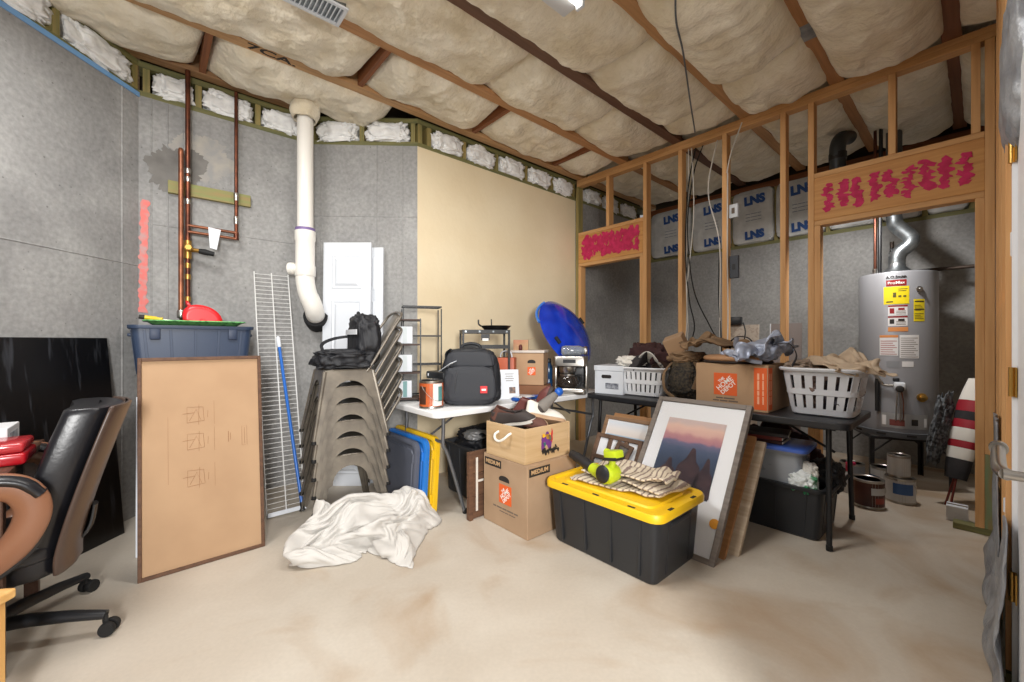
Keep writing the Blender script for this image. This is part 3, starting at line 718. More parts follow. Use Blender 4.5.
# copper plumbing on the corner wall
cp = T('copper_pipework', 'tall copper water pipes with a brass valve on the corner wall', 'pipes', onB(.229, 0, .08), math.atan2(tB.y, tB.x))
def pipe(name, pts, r, m, par=cp, seg=10): mb = MB(); mb.tube(pts, r, seg); return add(name, mb, m, par, 60)
M_cop2 = mat('dull_copper', (124, 74, 54), .4, .85, col2=(88, 54, 44), nscale=12)
pipe('riser', [(.035, 0, 1.36), (.035, 0, 3.2)], .0155, M_cop2)
pipe('riser', smoothpath([(-.004, .075, 2.56), (-.004, .0, 2.56), (-.004, -.02, 2.545), (-.004, -.02, 2.5)])+[V((-.004, -.02, 1.44)), V((-.004, -.02, 1.39)), V((.0, 0, 1.36)), V((.035, 0, 1.35))], .0155, M_copper)
for z, zz in ((2.03, 2.03), (1.985, 1.985)):
    pipe('branch', [(.035, -.005, z), (.24, -.005, z-.004), (.32+(.012 if z > 2 else 0), -.005, zz-.006)], .011, M_copper)
pipe('branch_riser', [(.325, -.002, 1.98), (.325, 0, 3.1)], .0125, M_cop2)
for z in (2.0, 2.12, 2.3):
    mb = MB(); mb.lathe([(.016, -.03), (.017, -.028), (.017, .028), (.016, .03)], 12, Matrix.Translation((.325, 0, z))); add('coupling', mb, M_steel if z != 2.0 else M_cop2, cp, 40)
for z in (1.5, 1.66, 1.74, 2.2, 2.36, 2.42):
    mb = MB(); mb.lathe([(.0175, -.018), (.0185, -.014), (.0185, .014), (.0175, .018)], 12, Matrix.Translation((.035, 0, z))); add('coupling', mb, M_brass if z < 2 else M_steel, cp, 40)
mb = MB(); mb.tube([(.035, 0, 1.79), (.035, 0, 1.92)], .023, 12); mb.tube([(.035, 0, 1.86), (.035, -.09, 1.86)], .017, 12); mb.lathe([(.02, 0), (.026, .005), (.026, .03), (.02, .035)], 6, Matrix.Translation((.035, -.045, 1.86)) @ Matrix.Rotation(PI/2, 4, 'X')); mb.tube([(.035, 0, 1.86), (.1, -.03, 1.85)], .015, 10)
vb = add('valve', mb, M_brass, cp, 40)
mb = MB(); mb.tube([(.1, -.03, 1.85), (.13, -.04, 1.845), (.185, -.05, 1.835)], [.018, .022, .016], 12); add('valve_handle', mb, M_rub, vb, 40)
mb = MB(); mb.panel((.16, -.045, 1.88), (.2, -.05, 1.87), (.225, -.05, 2.02), (.15, -.045, 2.03), .002); add('tag', mb, M_white, vb)
mb = MB(); mb.lathe([(.02, -.03), (.024, -.02), (.024, .02), (.02, .03)], 12, Matrix.Translation((-.004, -.02, 1.39))); add('coupling', mb, M_steel, cp, 40)
mb = MB(); mb.box((0, 0, 0), (.5, .036, .089), bev=.003); o = add('backing_board', mb, mat('green_top_board', (132, 138, 84), .7, col2=(150, 128, 84), nscale=4, stretch=(1, 10, 10)), None, loc=onB(.405, 2.30, .0182)); o.rotation_euler.z = math.atan2(tB.y, tB.x)
tag(o, 'green tinted treated board screwed flat across the corner wall behind the pipes', 'board')
# white drain pipe
dp_ = T('drain_pipe', 'thick white plastic drain pipe down the corner of the concrete walls', 'pipe', (-1.665, 3.31, 0))
def lz(prof, M=None, m=M_pvc, name='coupling', par=dp_): mb = MB(); mb.lathe(prof, 28, M); return add(name, mb, m, par, 40)
lz([(.060, 2.04), (.060, 3.3)], name='pipe')
lz([(.0735, 2.083), (.0735, 2.105)], m=mat('purple_primer', (120, 100, 150), .5), name='primer_ring')
lz([(.074, 1.72), (.077, 1.725), (.077, 1.8), (.072, 1.81), (.072, 2.0), (.077, 2.01), (.077, 2.08), (.072, 2.085)], name='wye_fitting')
lz([(.04, 0), (.04, .05), (.048, .05), (.048, .085), (.03, .088)], Matrix.Translation((-.03, -.02, 1.78)) @ Matrix.Rotation(R(-90), 4, 'Y') , name='cleanout_plug')
mb = MB(); mb.tube(smoothpath([(0, 0, 1.74), (.0, 0, 1.69), (.015, -.0, 1.60), (.035, .01, 1.53)], 5), .07, 24); add('elbow', mb, M_pvc, dp_, 50)
mb = MB(); mb.tube(smoothpath([(.028, .005, 1.555), (.05, .03, 1.48), (.045, .07, 1.43), (.02, .14, 1.40)], 5), .072, 24); add('elbow', mb, M_pvc, dp_, 50)
mb = MB(); mb.tube([(.035, .1, 1.41), (.022, .14, 1.394), (.0, .22, 1.36)], [.094, .096, .09], 24); add('sleeve', mb, mat('black_foam', (24, 24, 26), .9), dp_, 50)
o = T('insulation_wrap', 'cream glass wool wrapped round the drain pipe at the ceiling', 'insulation', (-1.665, 3.31, 2.98))
mb = MB()
def wr(i, j):
    a = 2*PI*i; n = noise.noise(V((math.cos(a)*1.6, math.sin(a)*1.6, j*2.5)))
    return V((math.cos(a)*(.085+.02*n+.02*math.sin(j*PI)), math.sin(a)*(.085+.02*n+.02*math.sin(j*PI)), j*.2))
mb.grid(wr, 30, 10, cu=True); add('wrap', mb, M_batt, o, 180, solid=.01)
# wire shelf panel, pole and doors
B0, B1 = V((-1.655, 2.775, .003)), V((-1.48, 2.94, .003)); Uv = V((-.36, .435, 1.74))
ws = T('wire_shelf', 'white wire closet shelf stood on end against the corner wall', 'shelf', B0)
M_wire = mat('white_wire', (226, 226, 224), .4)
e = (B1-B0); Lw = Uv.length
for f in (0, .5, 1): mb = MB(); mb.tube([e*f, e*f+Uv], .0045, 6); add('long_rod', mb, M_wire, ws, 60)
mb = MB()
for k in range(54): f = (k+.5)/54; mb.tube([Uv*f, e+Uv*f], .0019, 5)
add('cross_wire', mb, M_wire, ws, 60)
mb = MB(); nrm = e.cross(Uv).normalized(); mb.hexa([e*0-nrm*.0, e*1, e*1+nrm*.03, nrm*.03], [Uv*.015, e+Uv*.015, e+Uv*.015+nrm*.03, Uv*.015+nrm*.03]); add('end_lip', mb, M_white, ws)
bp_ = T('broom_pole', 'blue pole with white end cap leaning on the wire shelf', 'pole', (-1.475, 2.9, 0))
q = V((-.315, .25, 1.2)); mb = MB(); mb.tube([q*.02, q*.97], .011, 12); add('pole', mb, mat('blue_enamel', (38, 104, 190), .3), bp_, 60)
mb = MB(); mb.tube([q*.96, q*.97, q*1.02, q*1.03], [.012, .016, .015, .006], 12); add('end_cap', mb, M_white, bp_, 40)
mb = MB(); mb.tube([q*0+V((0, 0, .004)), q*.05], .014, 12); add('ferrule', mb, M_blackp, bp_, 40)
def door(x0, x1, yb, yt, ztop, label, roll=0):
    t = T('door_panel', label, 'door', ((x0+x1)/2, yb, 0), 0, 'spare doors'); w_ = x1-x0
    M = frameM((0, 0, 0), (math.cos(roll), 0, math.sin(roll)), (-math.sin(roll)*1, (yt-yb)/ztop, 1))
    mb = MB(); mb.box((0, ztop/2, -.017), (w_, ztop, .03), M=M, bev=.002)
    add('slab', mb, M_white, t)
    for y0, y1 in ((.12, .78), (.96, 1.52), (1.66, 1.9)):
        mb = MB()
        a = [(-w_*.26, y0), (w_*.26, y0), (w_*.26, y1), (-w_*.26, y1)]
        def rect(d, z): return [M @ V((x+(-d if x > 0 else d), y+(d if y == y0 else -d), z)) for x, y in a]
        mb.hexa(rect(0, -.003), rect(.022, .011)); add('raised_panel', mb, M_white, t, bevel=.002)
        mb = MB()
        o_, i_ = rect(-.024, -.0015), rect(-.012, .004); 
        for k in range(4):
            k2 = (k+1) % 4; n_ = rect(0, -.0015)
            for f_ in ((o_[k], o_[k2], i_[k2], i_[k]), (i_[k], i_[k2], n_[k2], n_[k])): mb.bm.faces.new([mb.bm.verts.new(p) for p in f_])
        add('panel_moulding', mb, M_white, t)
    return t
door(-1.585, -1.185, 3.40, 3.455, 2.03, 'white panelled door slab leaning in front on the back concrete wall')
door(-1.49, -1.10, 3.465, 3.51, 2.0, 'second white door slab half hidden behind the first one')
# ----------------------------------------------------------------- stack of metal chairs
M_gun = mat('gunmetal', (132, 124, 112), .38, .5, col2=(108, 101, 92), nscale=10)
TH = R(35.5)
def metal_chair(label):
    t = T('metal_chair', label, 'chair', (0, 0, 0), 0, 'stacked metal chairs')
    # local +x is the back, -x the front
    mb = MB(); loftrr(mb, [(.300, .300, .05, .440), (.314, .314, .06, .441), (.316, .316, .06, .448), (.306, .306, .055, .4535), (.285, .285, .045, .451)], None, True, True)
    add('seat', mb, M_gun, t, 40)
    def wz(z): return .156+.082*(.45-z)/.45
    for sx in (-1, 1):
        for sy in (-1, 1):
            mb = MB()
            for ax in (0, 1):
                # half a side: outer edge down the corner, arch over to the middle
                outer = [(wz(z), z) for z in (.448, .3, .15, 0.0)]
                inner = [(wz(0)-.036, 0.0), (wz(.15)-.044, .15), (wz(.26)-.052, .26)]
                a = [(0.112*math.cos(u_*PI/2)+.0, .275+.105*math.sin(u_*PI/2)) for u_ in [k/7 for k in range(8)]]
                poly = outer+inner+a+[(0, .448)]
                def P(u_, z, dep):
                    wv = wz(z)-dep
                    return V((sx*u_, sy*wv, z)) if ax == 0 else V((sx*wv, sy*u_, z))
                mb.hexa([P(u_, z, 0) for u_, z in poly], [P(u_, z, .0035) for u_, z in poly])
            mb.tube([V((sx*(wz(z)-.006), sy*(wz(z)-.006), z)) for z in (.44, .22, .012)], [.014, .012, .009], 8)
            lg = add('leg', mb, M_gun, t, 35)
            mb = MB(); mb.lathe([(.014, 0), (.016, .004), (.014, .02)], 10, Matrix.Translation((sx*.231, sy*.231, 0))); add('rubber_foot', mb, M_rub, lg, 40)
    for sy in (-1, 1):
        mb = MB(); mb.tube(smoothpath([(.11, sy*.157, .435), (.155, sy*.16, .5), (.275, sy*.162, .70), (.342, sy*.155, .80), (.363, sy*.12, .838), (.370, sy*.03, .852), (.370, 0, .853)], 5), .0095, 8); add('back_post', mb, M_gun, t, 60)
    mb = MB(); mb.grid(lambda i, j: V((.145+.22*j+.004, (i-.5)*(.06+.09*j), .45+.395*j-.02*(2*i-1)**2*j)), 8, 10); add('splat', mb, M_gun, t, 60, solid=.003)
    return t
clab = ['bottom chair of the stacked gunmetal metal chairs, feet on the floor', 'second gunmetal metal chair from the bottom of the stack', 'third gunmetal metal chair from the bottom of the stack',
        'fourth gunmetal metal chair from the bottom of the stack', 'fifth gunmetal metal chair from the bottom, under the topmost', 'topmost gunmetal metal chair, under the black bag']
ch0 = metal_chair(clab[0])
SX, SY = -1.165, 2.85
for k in range(6):
    c = ch0 if k == 0 else dup(ch0, label=clab[k])
    c.location = (SX, SY, .112*k); c.rotation_euler.z = TH
ZT = .112*5+.4545
# black bag slumped on the stack
M_nyl = mat('black_nylon', (24, 25, 30), .6, bump=.4, bscale=18, bdist=.01)
bg = T('duffel_bag', 'slumped black bag with a pale reflective stripe on top of the chair stack', 'bag', (SX, SY, ZT), TH)
mb = MB(); sblob(mb, (-.0, 0, .06), (.36, .34, .13), .6, .3, 2.4, 4, 5); mb.floorclip(.0); add('body', mb, M_nyl, bg, 180)
mb = MB(); sblob(mb, (.14, .02, .20), (.17, .32, .34), .55, .2, 2.6, 8, 5); add('upper_pocket', mb, M_nyl, bg, 180)
mb = MB(); mb.grid(lambda i, j: V((.05-.016*math.sin(PI*i), -.13+.28*i, .23+.035*j)), 10, 2); add('reflective_stripe', mb, mat('silver_tape', (206, 208, 212), .4), bg, solid=.006)
mb = MB(); mb.tube(smoothpath([(-.14, -.09, .1), (-.15, -.04, .16), (-.06, .05, .2), (.06, .08, .22)]), .008, 6, flat=(.4, 1.6)); add('strap', mb, M_nyl, bg, 60)
mb = MB(); mb.tube(smoothpath([(.12, .05, .36), (.12, .09, .39), (.13, .13, .36)]), .012, 8); add('handle', mb, M_nyl, bg, 60)
# ================================================================= middle of the room
RD = math.atan2(D.y, D.x)
def sim_cloth(nx, ny, wx, wy, init, frames=40, colliders=(), mass=.3, stiff=15, bend=.5, self_d=.006, dist=.006, seed=0):
    """drop a sheet of cloth and return the settled mesh; world z=0 is the ground"""
    mb = MB(); mb.grid(lambda i, j: V(((i-.5)*wx, (j-.5)*wy, 0)), nx, ny)
    me = bpy.data.meshes.new('cl'); mb.bm.to_mesh(me); mb.bm.free()
    o = bpy.data.objects.new('cl', me); COL.objects.link(o)
    sk = o.shape_key_add(name='Basis'); k = o.shape_key_add(name='start'); k.value = 1
    for n, v in enumerate(me.vertices): k.data[n].co = init(v.co.x/wx+.5, v.co.y/wy+.5, v.co)
    m = o.modifiers.new('c', 'CLOTH'); s = m.settings; s.quality = 7; s.mass = mass
    s.tension_stiffness = stiff; s.compression_stiffness = stiff; s.shear_stiffness = stiff*.4; s.bending_stiffness = bend; s.air_damping = 2
    s.rest_shape_key = sk
    m.collision_settings.use_self_collision = True; m.collision_settings.self_distance_min = self_d; m.collision_settings.distance_min = dist
    m.collision_settings.collision_quality = 3; m.collision_settings.self_friction = 8; m.collision_settings.friction = 30
    cs = []
    gb = MB(); gb.box((0, 0, -.25), (4, 4, .5)); cl = [gb]+list(colliders)
    for c in cl:
        cm = bpy.data.meshes.new('co'); bmesh.ops.recalc_face_normals(c.bm, faces=c.bm.faces[:]); c.bm.to_mesh(cm); c.bm.free()
        co_ = bpy.data.objects.new('co', cm); COL.objects.link(co_); co_.modifiers.new('k', 'COLLISION'); co_.collision.thickness_outer = .004; co_.collision.cloth_friction = 20; cs.append(co_)
    m.point_cache.frame_start = 1; m.point_cache.frame_end = frames+1
    for f in range(1, frames+1): SC.frame_set(f)
    dg = bpy.context.evaluated_depsgraph_get()
    out = bpy.data.meshes.new_from_object(o.evaluated_get(dg))
    for c in cs:
        d = c.data; bpy.data.objects.remove(c); bpy.data.meshes.remove(d)
    bpy.data.objects.remove(o); bpy.data.meshes.remove(me)
    SC.frame_set(1)
    return out
def clothobj(name, me, m, loc, rz=0, th=.003, sub=1, parent=None, zmin=None):
    if zmin is not None:
        for v in me.vertices: v.co.z = max(v.co.z, zmin)
    me.materials.clear(); me.materials.append(m); me.shade_smooth(); me.name = name
    o = bpy.data.objects.new(name, me); COL.objects.link(o); o.location = loc; o.rotation_euler.z = rz
    if parent is not None: o.parent = parent
    if sub: b = o.modifiers.new('sub', 'SUBSURF'); b.levels = sub; b.render_levels = sub
    b = o.modifiers.new('solid', 'SOLIDIFY'); b.thickness = th; b.offset = 0
    return o
# canvas drop cloth heaped on the floor
def centred(me, sx=1, sz=1):
    for a in (0, 1):
        lo = min(v.co[a] for v in me.vertices); hi = max(v.co[a] for v in me.vertices)
        for v in me.vertices: v.co[a] = (v.co[a]-(lo+hi)/2)*sx
    for v in me.vertices: v.co.z *= sz
    return me
def heap_start(i, j, p):
    x, y = i-.5, j-.5
    a = noise.noise(V((x*3, y*3, 3)))*.12; b = noise.noise(V((x*3, y*3, 9)))*.10
    return V((x*1.0+a+.04*math.sin(y*7), y*.60+b+.04*math.sin(x*8), .20+.07*noise.noise(V((x*4, y*4, 1)))+.055*math.sin(x*8+2*math.sin(y*6))+.05*math.sin(y*15+2*x)))
mound = MB(); mound.blob((.0, .02, 0), (.34, .17, .12), .25, 1.6, 3, 4); mound.blob((.30, .1, .0), (.1, .08, .2), .2, 1.5, 5, 3)
me = centred(sim_cloth(54, 44, 1.65, 1.30, heap_start, 34, colliders=[mound], self_d=.010, bend=2.5, stiff=12), 1.08)
for n_, v in enumerate(me.vertices):          # the hems sink to the floor
    i_, j_ = n_ % 55, n_//55; e_ = min(i_, 54-i_, j_, 44-j_)
    v.co.z *= (min(1, e_/6))**.8
def drape_start(i, j, p):
    x, y = i-.5, j-.5
    return V((x*.44+.05*noise.noise(V((x*4, y*4, 3))), y*.38+.05*noise.noise(V((x*4, y*4, 7))), .24+.05*noise.noise(V((x*5, y*5, 1)))+.05*math.sin(x*13+2*y)+.03*math.sin(y*17)))
lump = MB(); lump.blob((0, 0, 0), (.12, .09, .13), .1, 2, 3, 4)
me_b = sim_cloth(32, 32, .60, .54, drape_start, 24, colliders=[lump], self_d=.007, bend=.8, stiff=12)
M_canvas = mat('canvas_cloth', (204, 201, 196), .85, col2=(194, 190, 184), nscale=5, bump=.1, bscale=180, bdist=.001, sheen=.2)
tag(clothobj('drop_cloth', me, M_canvas, (-.85, 2.44, .004), R(20), zmin=0), 'crumpled off white canvas drop cloth heaped on the floor before the chairs', 'cloth')
# ----------------------------------------------------------------- folding tables
def folding_table(name, label, c, r, rz, L, W, mt, ml, slant):
    t = T(name, label, 'table', CR(c, r, 0), rz)
    mb = MB(); loftrr(mb, [(L-.05, W-.05, .05, .70), (L-.004, W-.004, .06, .702), (L, W, .06, .71), (L, W, .06, .735), (L-.008, W-.008, .06, .74), (L-.02, W-.02, .055, .741)], None, True, True)
    add('tabletop', mb, mt, t, 35)
    for sx in (-1, 1):
        for sy in (-1, 1):
            x = sx*(L/2-.11); y = sy*(W/2-.09)
            mb = MB()
            if slant: mb.tube(smoothpath([(x-sx*.0, y, .70), (x, y, .6), (x, y, .5), (x-sx*.04, y, .42), (x-sx*.17, y, .02), (x-sx*.175, y, 0)], 4), .0125, 10)
            else: mb.tube([(x-sx*.0, y, .70), (x+sx*.005, y+sy*.02, .4), (x+sx*.012, y+sy*.045, 0)], .0145, 10)
            lg = add('leg', mb, ml, t, 60)
            q = (x-sx*.175, y, 0) if slant else (x+sx*.012, y+sy*.045, 0)
            mb = MB(); mb.lathe([(.015, 0), (.017, .004), (.017, .03), (.014, .032)], 10, Matrix.Translation(q)); add('foot_cap', mb, M_rub, lg, 40)
        x = sx*(L/2-.11)
        zb = .52 if slant else .3
        for zz in (zb, .69): mb = MB(); mb.tube([(x, -(W/2-.09), zz), (x, (W/2-.09), zz)], .011, 8); add('crossbar', mb, ml, t, 60)
        mb = MB(); mb.tube([(x-sx*.02, 0, .50), (x-sx*.36, 0, .69)], .008, 8); add('brace', mb, ml, t, 60)
    for sy in (-1, 1): mb = MB(); mb.box((0, sy*(W/2-.1), .69), (L-.16, .02, .02)); add('rail', mb, ml, t)
    return t
M_tabw = mat('white_table_plastic', (232, 232, 232), .5, bump=.05, bscale=200, bdist=.0006)
M_tabb = mat('black_table_plastic', (36, 37, 41), .42, bump=.08, bscale=160, bdist=.0008)
folding_table('folding_table', 'white plastic folding table along the cream wall', -2.63, 2.275, RD, 1.83, .70, M_tabw, mat('grey_tube', (112, 114, 118), .4, .6), True)
folding_table('folding_table', 'black plastic folding table along the stud wall', -1.385, 3.23, RA, 1.83, .72, M_tabb, M_black, False)
ZT_ = .7415
# ----------------------------------------------------------------- paint cans
def paint_can(label, loc, rz, r, h, body, lab, patch=None, lidm=M_steel, tilt=None):
    t = T('paint_can', label, 'paint can', loc, rz, 'paint cans')
    if tilt: t.rotation_euler = (tilt[0], tilt[1], rz)
    mb = MB(); mb.lathe([(r*.97, 0), (r, .003), (r, .008), (r*.985, .012), (r*.985, h-.014), (r, h-.01), (r, h-.002), (r*.93, h), (r*.9, h-.008)], 32); add('body', mb, body, t, 40)
    mb = MB(); mb.lathe([(r*.9, h-.007), (r*.86, h-.001), (r*.8, h-.004), (r*.78, h-.007)], 32); add('lid', mb, lidm, t, 40)
    if lab: mb = MB(); mb.grid(lambda i, j: V((r*.988*math.cos(2*PI*i), r*.988*math.sin(2*PI*i), .016+(h-.034)*j)), 36, 2, cu=True); add('paper_label', mb, lab, t, 60)
    if patch:
        for k, (a0, a1, z0, z1, m_) in enumerate(patch):
            mb = MB(); mb.grid(lambda i, j: V((r*(.991+.002*k)*math.cos(a0+(a1-a0)*i), r*(.991+.002*k)*math.sin(a0+(a1-a0)*i), z0+(z1-z0)*j)), 12, 1); add('label_panel', mb, m_, t, 60)
    mb = MB()
    mb.tube([(r*1.01, 0, h*.82)]+[(r*1.04*math.cos(a), r*1.04*math.sin(a), h*.82-.55*h*math.sin(a)) for a in [PI*k/12 for k in range(1, 12)]]+[(-r*1.01, 0, h*.82)], .0018, 5)
    add('bail_handle', mb, M_steel, t, 60)
    return t
M_canor = mat('orange_can_label', (196, 96, 44), .45, col2=(170, 76, 34), nscale=8)
paint_can('tall orange labelled paint can on the near end of the white table', CR(-2.50, 1.455, ZT_), R(-130), .083, .19, M_steel, M_canor,
          [(R(60), R(110), .02, .17, mat('can_white', (226, 226, 222), .5)), (R(-20), R(25), .03, .15, mat('can_dark', (70, 40, 26), .5)), (R(85), R(112), .05, .15, mat('can_teal', (88, 140, 140), .5))], M_blackp)
t = T('clamp_light', 'black boxy appliance with a switch, lying across the orange can top', 'tool', CR(-2.60, 1.56, ZT_), RA)
mb = MB(); mb.box((0, .03, .21), (.24, .11, .055), bev=.012); add('body', mb, M_blackp, t, 40)
for x in (-.09, .1): mb = MB(); mb.box((x, .07, .09), (.02, .02, .18), bev=.003); add('leg', mb, M_blackp, t)
mb = MB(); mb.box((-.08, -.027, .212), (.014, .004, .02), bev=.002); add('switch', mb, M_white, t)
mb = MB(); mb.panel((.02, .0, .24), (.16, .0, .3), (.16, .06, .32), (.02, .06, .25), .004); add('paper_sheet', mb, M_white, t)
# ----------------------------------------------------------------- backpack
t = T('backpack', 'upright black backpack with a small red badge on the white table', 'backpack', CR(-2.46, 1.76, ZT_), R(2))
def bk(w_, d_, h, z0, y0, name, m, p=.42, amp=.07, seed=1, taper=.1):
    mb = MB(); sblob(mb, (0, 0, 0), (w_, d_, h), p, amp, 2.2, seed, 5)
    for v in mb.bm.verts: v.co.x *= 1-taper*(v.co.z/h+.5)**2; v.co.y *= 1-.25*(v.co.z/h+.5); v.co += V((0, y0, z0+h/2))
    mb.floorclip(.001); return add(name, mb, m, t, 180)
M_bp = mat('charcoal_nylon', (38, 40, 46), .65, bump=.25, bscale=120, bdist=.002)
M_bp2 = mat('dark_nylon', (28, 30, 35), .6, bump=.25, bscale=110, bdist=.002)
bk(.45, .24, .40, 0, .02, 'body', M_bp2, seed=3, taper=.2); bk(.38, .12, .27, .01, -.09, 'front_pocket', M_bp, seed=5); bk(.35, .08, .12, .265, -.06, 'upper_pocket', M_bp, seed=7, taper=.15)
mb = MB(); mb.tube(smoothpath([(-.07, .02, .385), (-.06, .02, .425), (0, .02, .44), (.06, .02, .425), (.07, .02, .385)]), .012, 8); add('handle', mb, M_bp2, t, 60)
mb = MB(); mb.tube(smoothpath([(-.09, -.137, .06), (-.1, -.147, .14), (-.085, -.135, .25)]), .004, 6); add('zipper', mb, mat('zip_grey', (84, 86, 90), .4, .5), t, 60)
mb = MB(); mb.tube(smoothpath([(-.14, -.06, .40), (-.175, -.04, .36), (-.165, -.08, .26)]), .012, 6, flat=(.4, 1.4)); add('strap', mb, M_bp2, t, 60)
mb = MB(); mb.box((.1, -.155, .12), (.05, .006, .05), bev=.002); bd = add('badge', mb, mat('red_badge', (206, 40, 44), .45), t)
mb = MB(); mb.box((.1, -.159, .12), (.03, .003, .012)); add('badge_mark', mb, M_whiteink, bd)
# ----------------------------------------------------------------- metal racks
def rack(label, loc, rz, w_, d_, h, zs, mshelf, name='wire_rack'):
    t = T(name, label, 'rack', loc, rz)
    for x in (-1, 1):
        for y in (-1, 1): mb = MB(); mb.box((x*w_/2, y*d_/2, h/2), (.009, .009, h)); add('post', mb, M_black, t)
    for z in zs:
        mb = MB()
        for y in (-1, 1): mb.box((0, y*d_/2, z), (w_, .007, .012))
        for x in (-1, 1): mb.box((x*w_/2, 0, z), (.007, d_, .012))
        if mshelf: mb.box((0, 0, z), (w_-.008, d_-.008, .008))
        else:
            for k in range(9): mb.tube([(-w_/2+w_*(k+.5)/9, -d_/2, z), (-w_/2+w_*(k+.5)/9, d_/2, z)], .0015, 5)
        add('shelf', mb, mshelf or M_black, t)
    mb = MB()
    for z in zs[1:]: mb.tube([(-w_/2, d_/2, z), (w_/2, d_/2, z)], .002, 5)
    add('back_rail', mb, M_black, t); return t
rack('black wire tiered rack by the cream wall corner, behind the backpack', CR(-3.02, 1.665, ZT_), R(20), .30, .15, .72, (.02, .27, .50, .735), None)
M_shelfb = mat('dark_brown_shelf', (66, 46, 38), .6)
rack('narrow black rack with brown shelves holding three white boxes', CR(-2.93, 1.50, ZT_), R(12), .19, .15, .63, (.02, .215, .43, .62), M_shelfb, 'shelf_rack')
for k, (z, w_) in enumerate(((.026, .1), (.223, .105), (.438, .11))):
    t = T('carton', ['bottom small white box on the narrow brown shelf rack', 'middle small white box on the narrow brown shelf rack', 'top small white box on the narrow brown shelf rack'][k], 'box',
          CR(-2.93, 1.50, ZT_+z), R(12), 'white boxes on the narrow rack')
    mb = MB(); mb.box((-.02, -.01, .066), (w_, .1, .13), bev=.003); add('body', mb, M_white, t)
    mb = MB(); mb.box((-.02, -.0605, .066), (w_*.3, .001, .12)); add('side_panel', mb, mat('pale_grey_card', (206, 214, 216), .6) if k else mat('teal_card', (120, 160, 160), .6), t)
# black slotted bracket shelf with pan
t = T('bracket_shelf', 'black slotted metal shelf standing behind the backpack', 'shelf', CR(-2.74, 2.10, ZT_), R(14))
for x in (-1, 1):
    for y in (-1, 1): mb = MB(); mb.box((x*.19, y*.09, .275), (.016, .016, .55)); add('post', mb, M_black, t)
mb = MB()
for y in (-1, 1): mb.box((0, y*.09, .535), (.396, .014, .03))
for x in (-1, 1): mb.box((x*.19, 0, .535), (.014, .18, .03))
mb.box((0, 0, .545), (.38, .18, .005)); add('top_shelf', mb, M_black, t)
mb = MB()
for y in (-1, 1): mb.box((0, y*.09, .41), (.396, .014, .03))
mb.box((0, 0, .40), (.38, .18, .005)); add('lower_shelf', mb, M_black, t)
for k in range(4): mb = MB(); mb.box((-.17+.113*k, -.0975, .536), (.014, .002, .014)); add('slot_plate', mb, M_galv, t)
mb = MB(); mb.box((-.01, -.0975, .49), (.07, .004, .05)); pl_ = add('control_plate', mb, M_blackp, t)
mb = MB(); mb.box((-.01, -.1, .47), (.05, .002, .02)); add('sticker', mb, M_whiteink, pl_)
t = T('frying_pan', 'dark frying pan resting on top of the slotted black shelf', 'pan', CR(-2.70, 2.19, ZT_+.5505), R(20))
mb = MB(); mb.lathe([(.09, 0), (.1, .004), (.13, .035), (.134, .036), (.128, .034), (.096, .008), (.02, .006)], 28); add('pan', mb, mat('dark_nonstick', (40, 38, 38), .4, .3), t, 40)
mb = MB(); mb.tube(smoothpath([(-.13, 0, .033), (-.15, 0, .05), (-.152, 0, .085)]), .007, 8); mb.tube([(-.05, -.04, .01), (-.052, -.04, .09)], .005, 8); add('handle', mb, M_blackp, t, 60)
# cardboard boxes in the corner, shared box maker
def logo(par, M, s):
    mb = MB(); mb.box((0, 0, 0), (s, s, .0012), M=M); lg = add('store_logo', mb, M_orange, par)
    for k, (txt, sz, d_) in enumerate((('THE', .15, .25), ('HOME', .27, .04), ('DEPOT', .23, -.20))):
        Mr = M @ Matrix.Rotation(R(42), 4, 'Z')
        tm = MB(); words(tm, txt, s*sz*1.15, Mr @ Matrix.Translation((0, s*d_, .0009)), .004*s, sx=.95); add('logo_lettering', tm, M_whiteink, lg)
def faceM(w_, d_, h, side):      # printed face frames: 'y' looks along -y, 'x' looks along +x
    if side == 'y': return frameM((0, -d_/2-.0008, 0), (1, 0, 0), (0, 0, 1))
    return frameM((w_/2+.0008, 0, 0), (0, 1, 0), (0, 0, 1))
def carton(label, loc, rz, w_, d_, h, m=M_card, open_=False, slots=True):
    t = T('carton', label, 'box', loc, rz)
    mb = MB(); mb.box((0, 0, h/2), (w_, d_, h), bev=.004); add('body', mb, m, t)
    for s in (-1, 1): mb = MB(); mb.box((0, s*d_/4, h+.0016), (w_-.004, d_/2-.004, .003)); add('flap', mb, m, t)
    return t
def slot(par, M, w_=.09, h=.03):
    mb = MB(); mb.prism([(-w_/2, -h*.4), (w_/2, -h*.4), (w_/2, 0)]+[(w_/2*math.cos(a), h*.6*math.sin(a)) for a in [PI*k/8 for k in range(1, 8)]]+[(-w_/2, 0)], .001, M); add('hand_hole', mb, M_ink, par)
t = carton('low brown box on the white table under the small printed carton', CR(-2.62, 2.52, ZT_), RA+R(35), .33, .22, .075, mat('brown_box', (126, 84, 56), .7))
t = carton('small printed moving carton on the low brown box by the coffee maker', CR(-2.66, 2.52, ZT_+.08), RA+R(35), .33, .24, .27, M_card2)
Mf_ = faceM(.33, .24, .27, 'y'); slot(t, Mf_ @ Matrix.Translation((.06, .2, 0)), .07, .03); logo(t, Mf_ @ Matrix.Translation((.06, .12, 0)), .07)
t = T('box_lid', 'pale flat lid on the small printed carton', 'lid', CR(-2.66, 2.52, ZT_+.355), RA+R(35))
mb = MB(); mb.box((0, 0, .012), (.345, .25, .022), bev=.004); add('lid', mb, mat('pale_lid', (206, 196, 186), .6), t)
t = T('gift_box', 'small pink and tan box with open flaps on the pale lid', 'box', CR(-2.68, 2.46, ZT_+.378), RA+R(45))
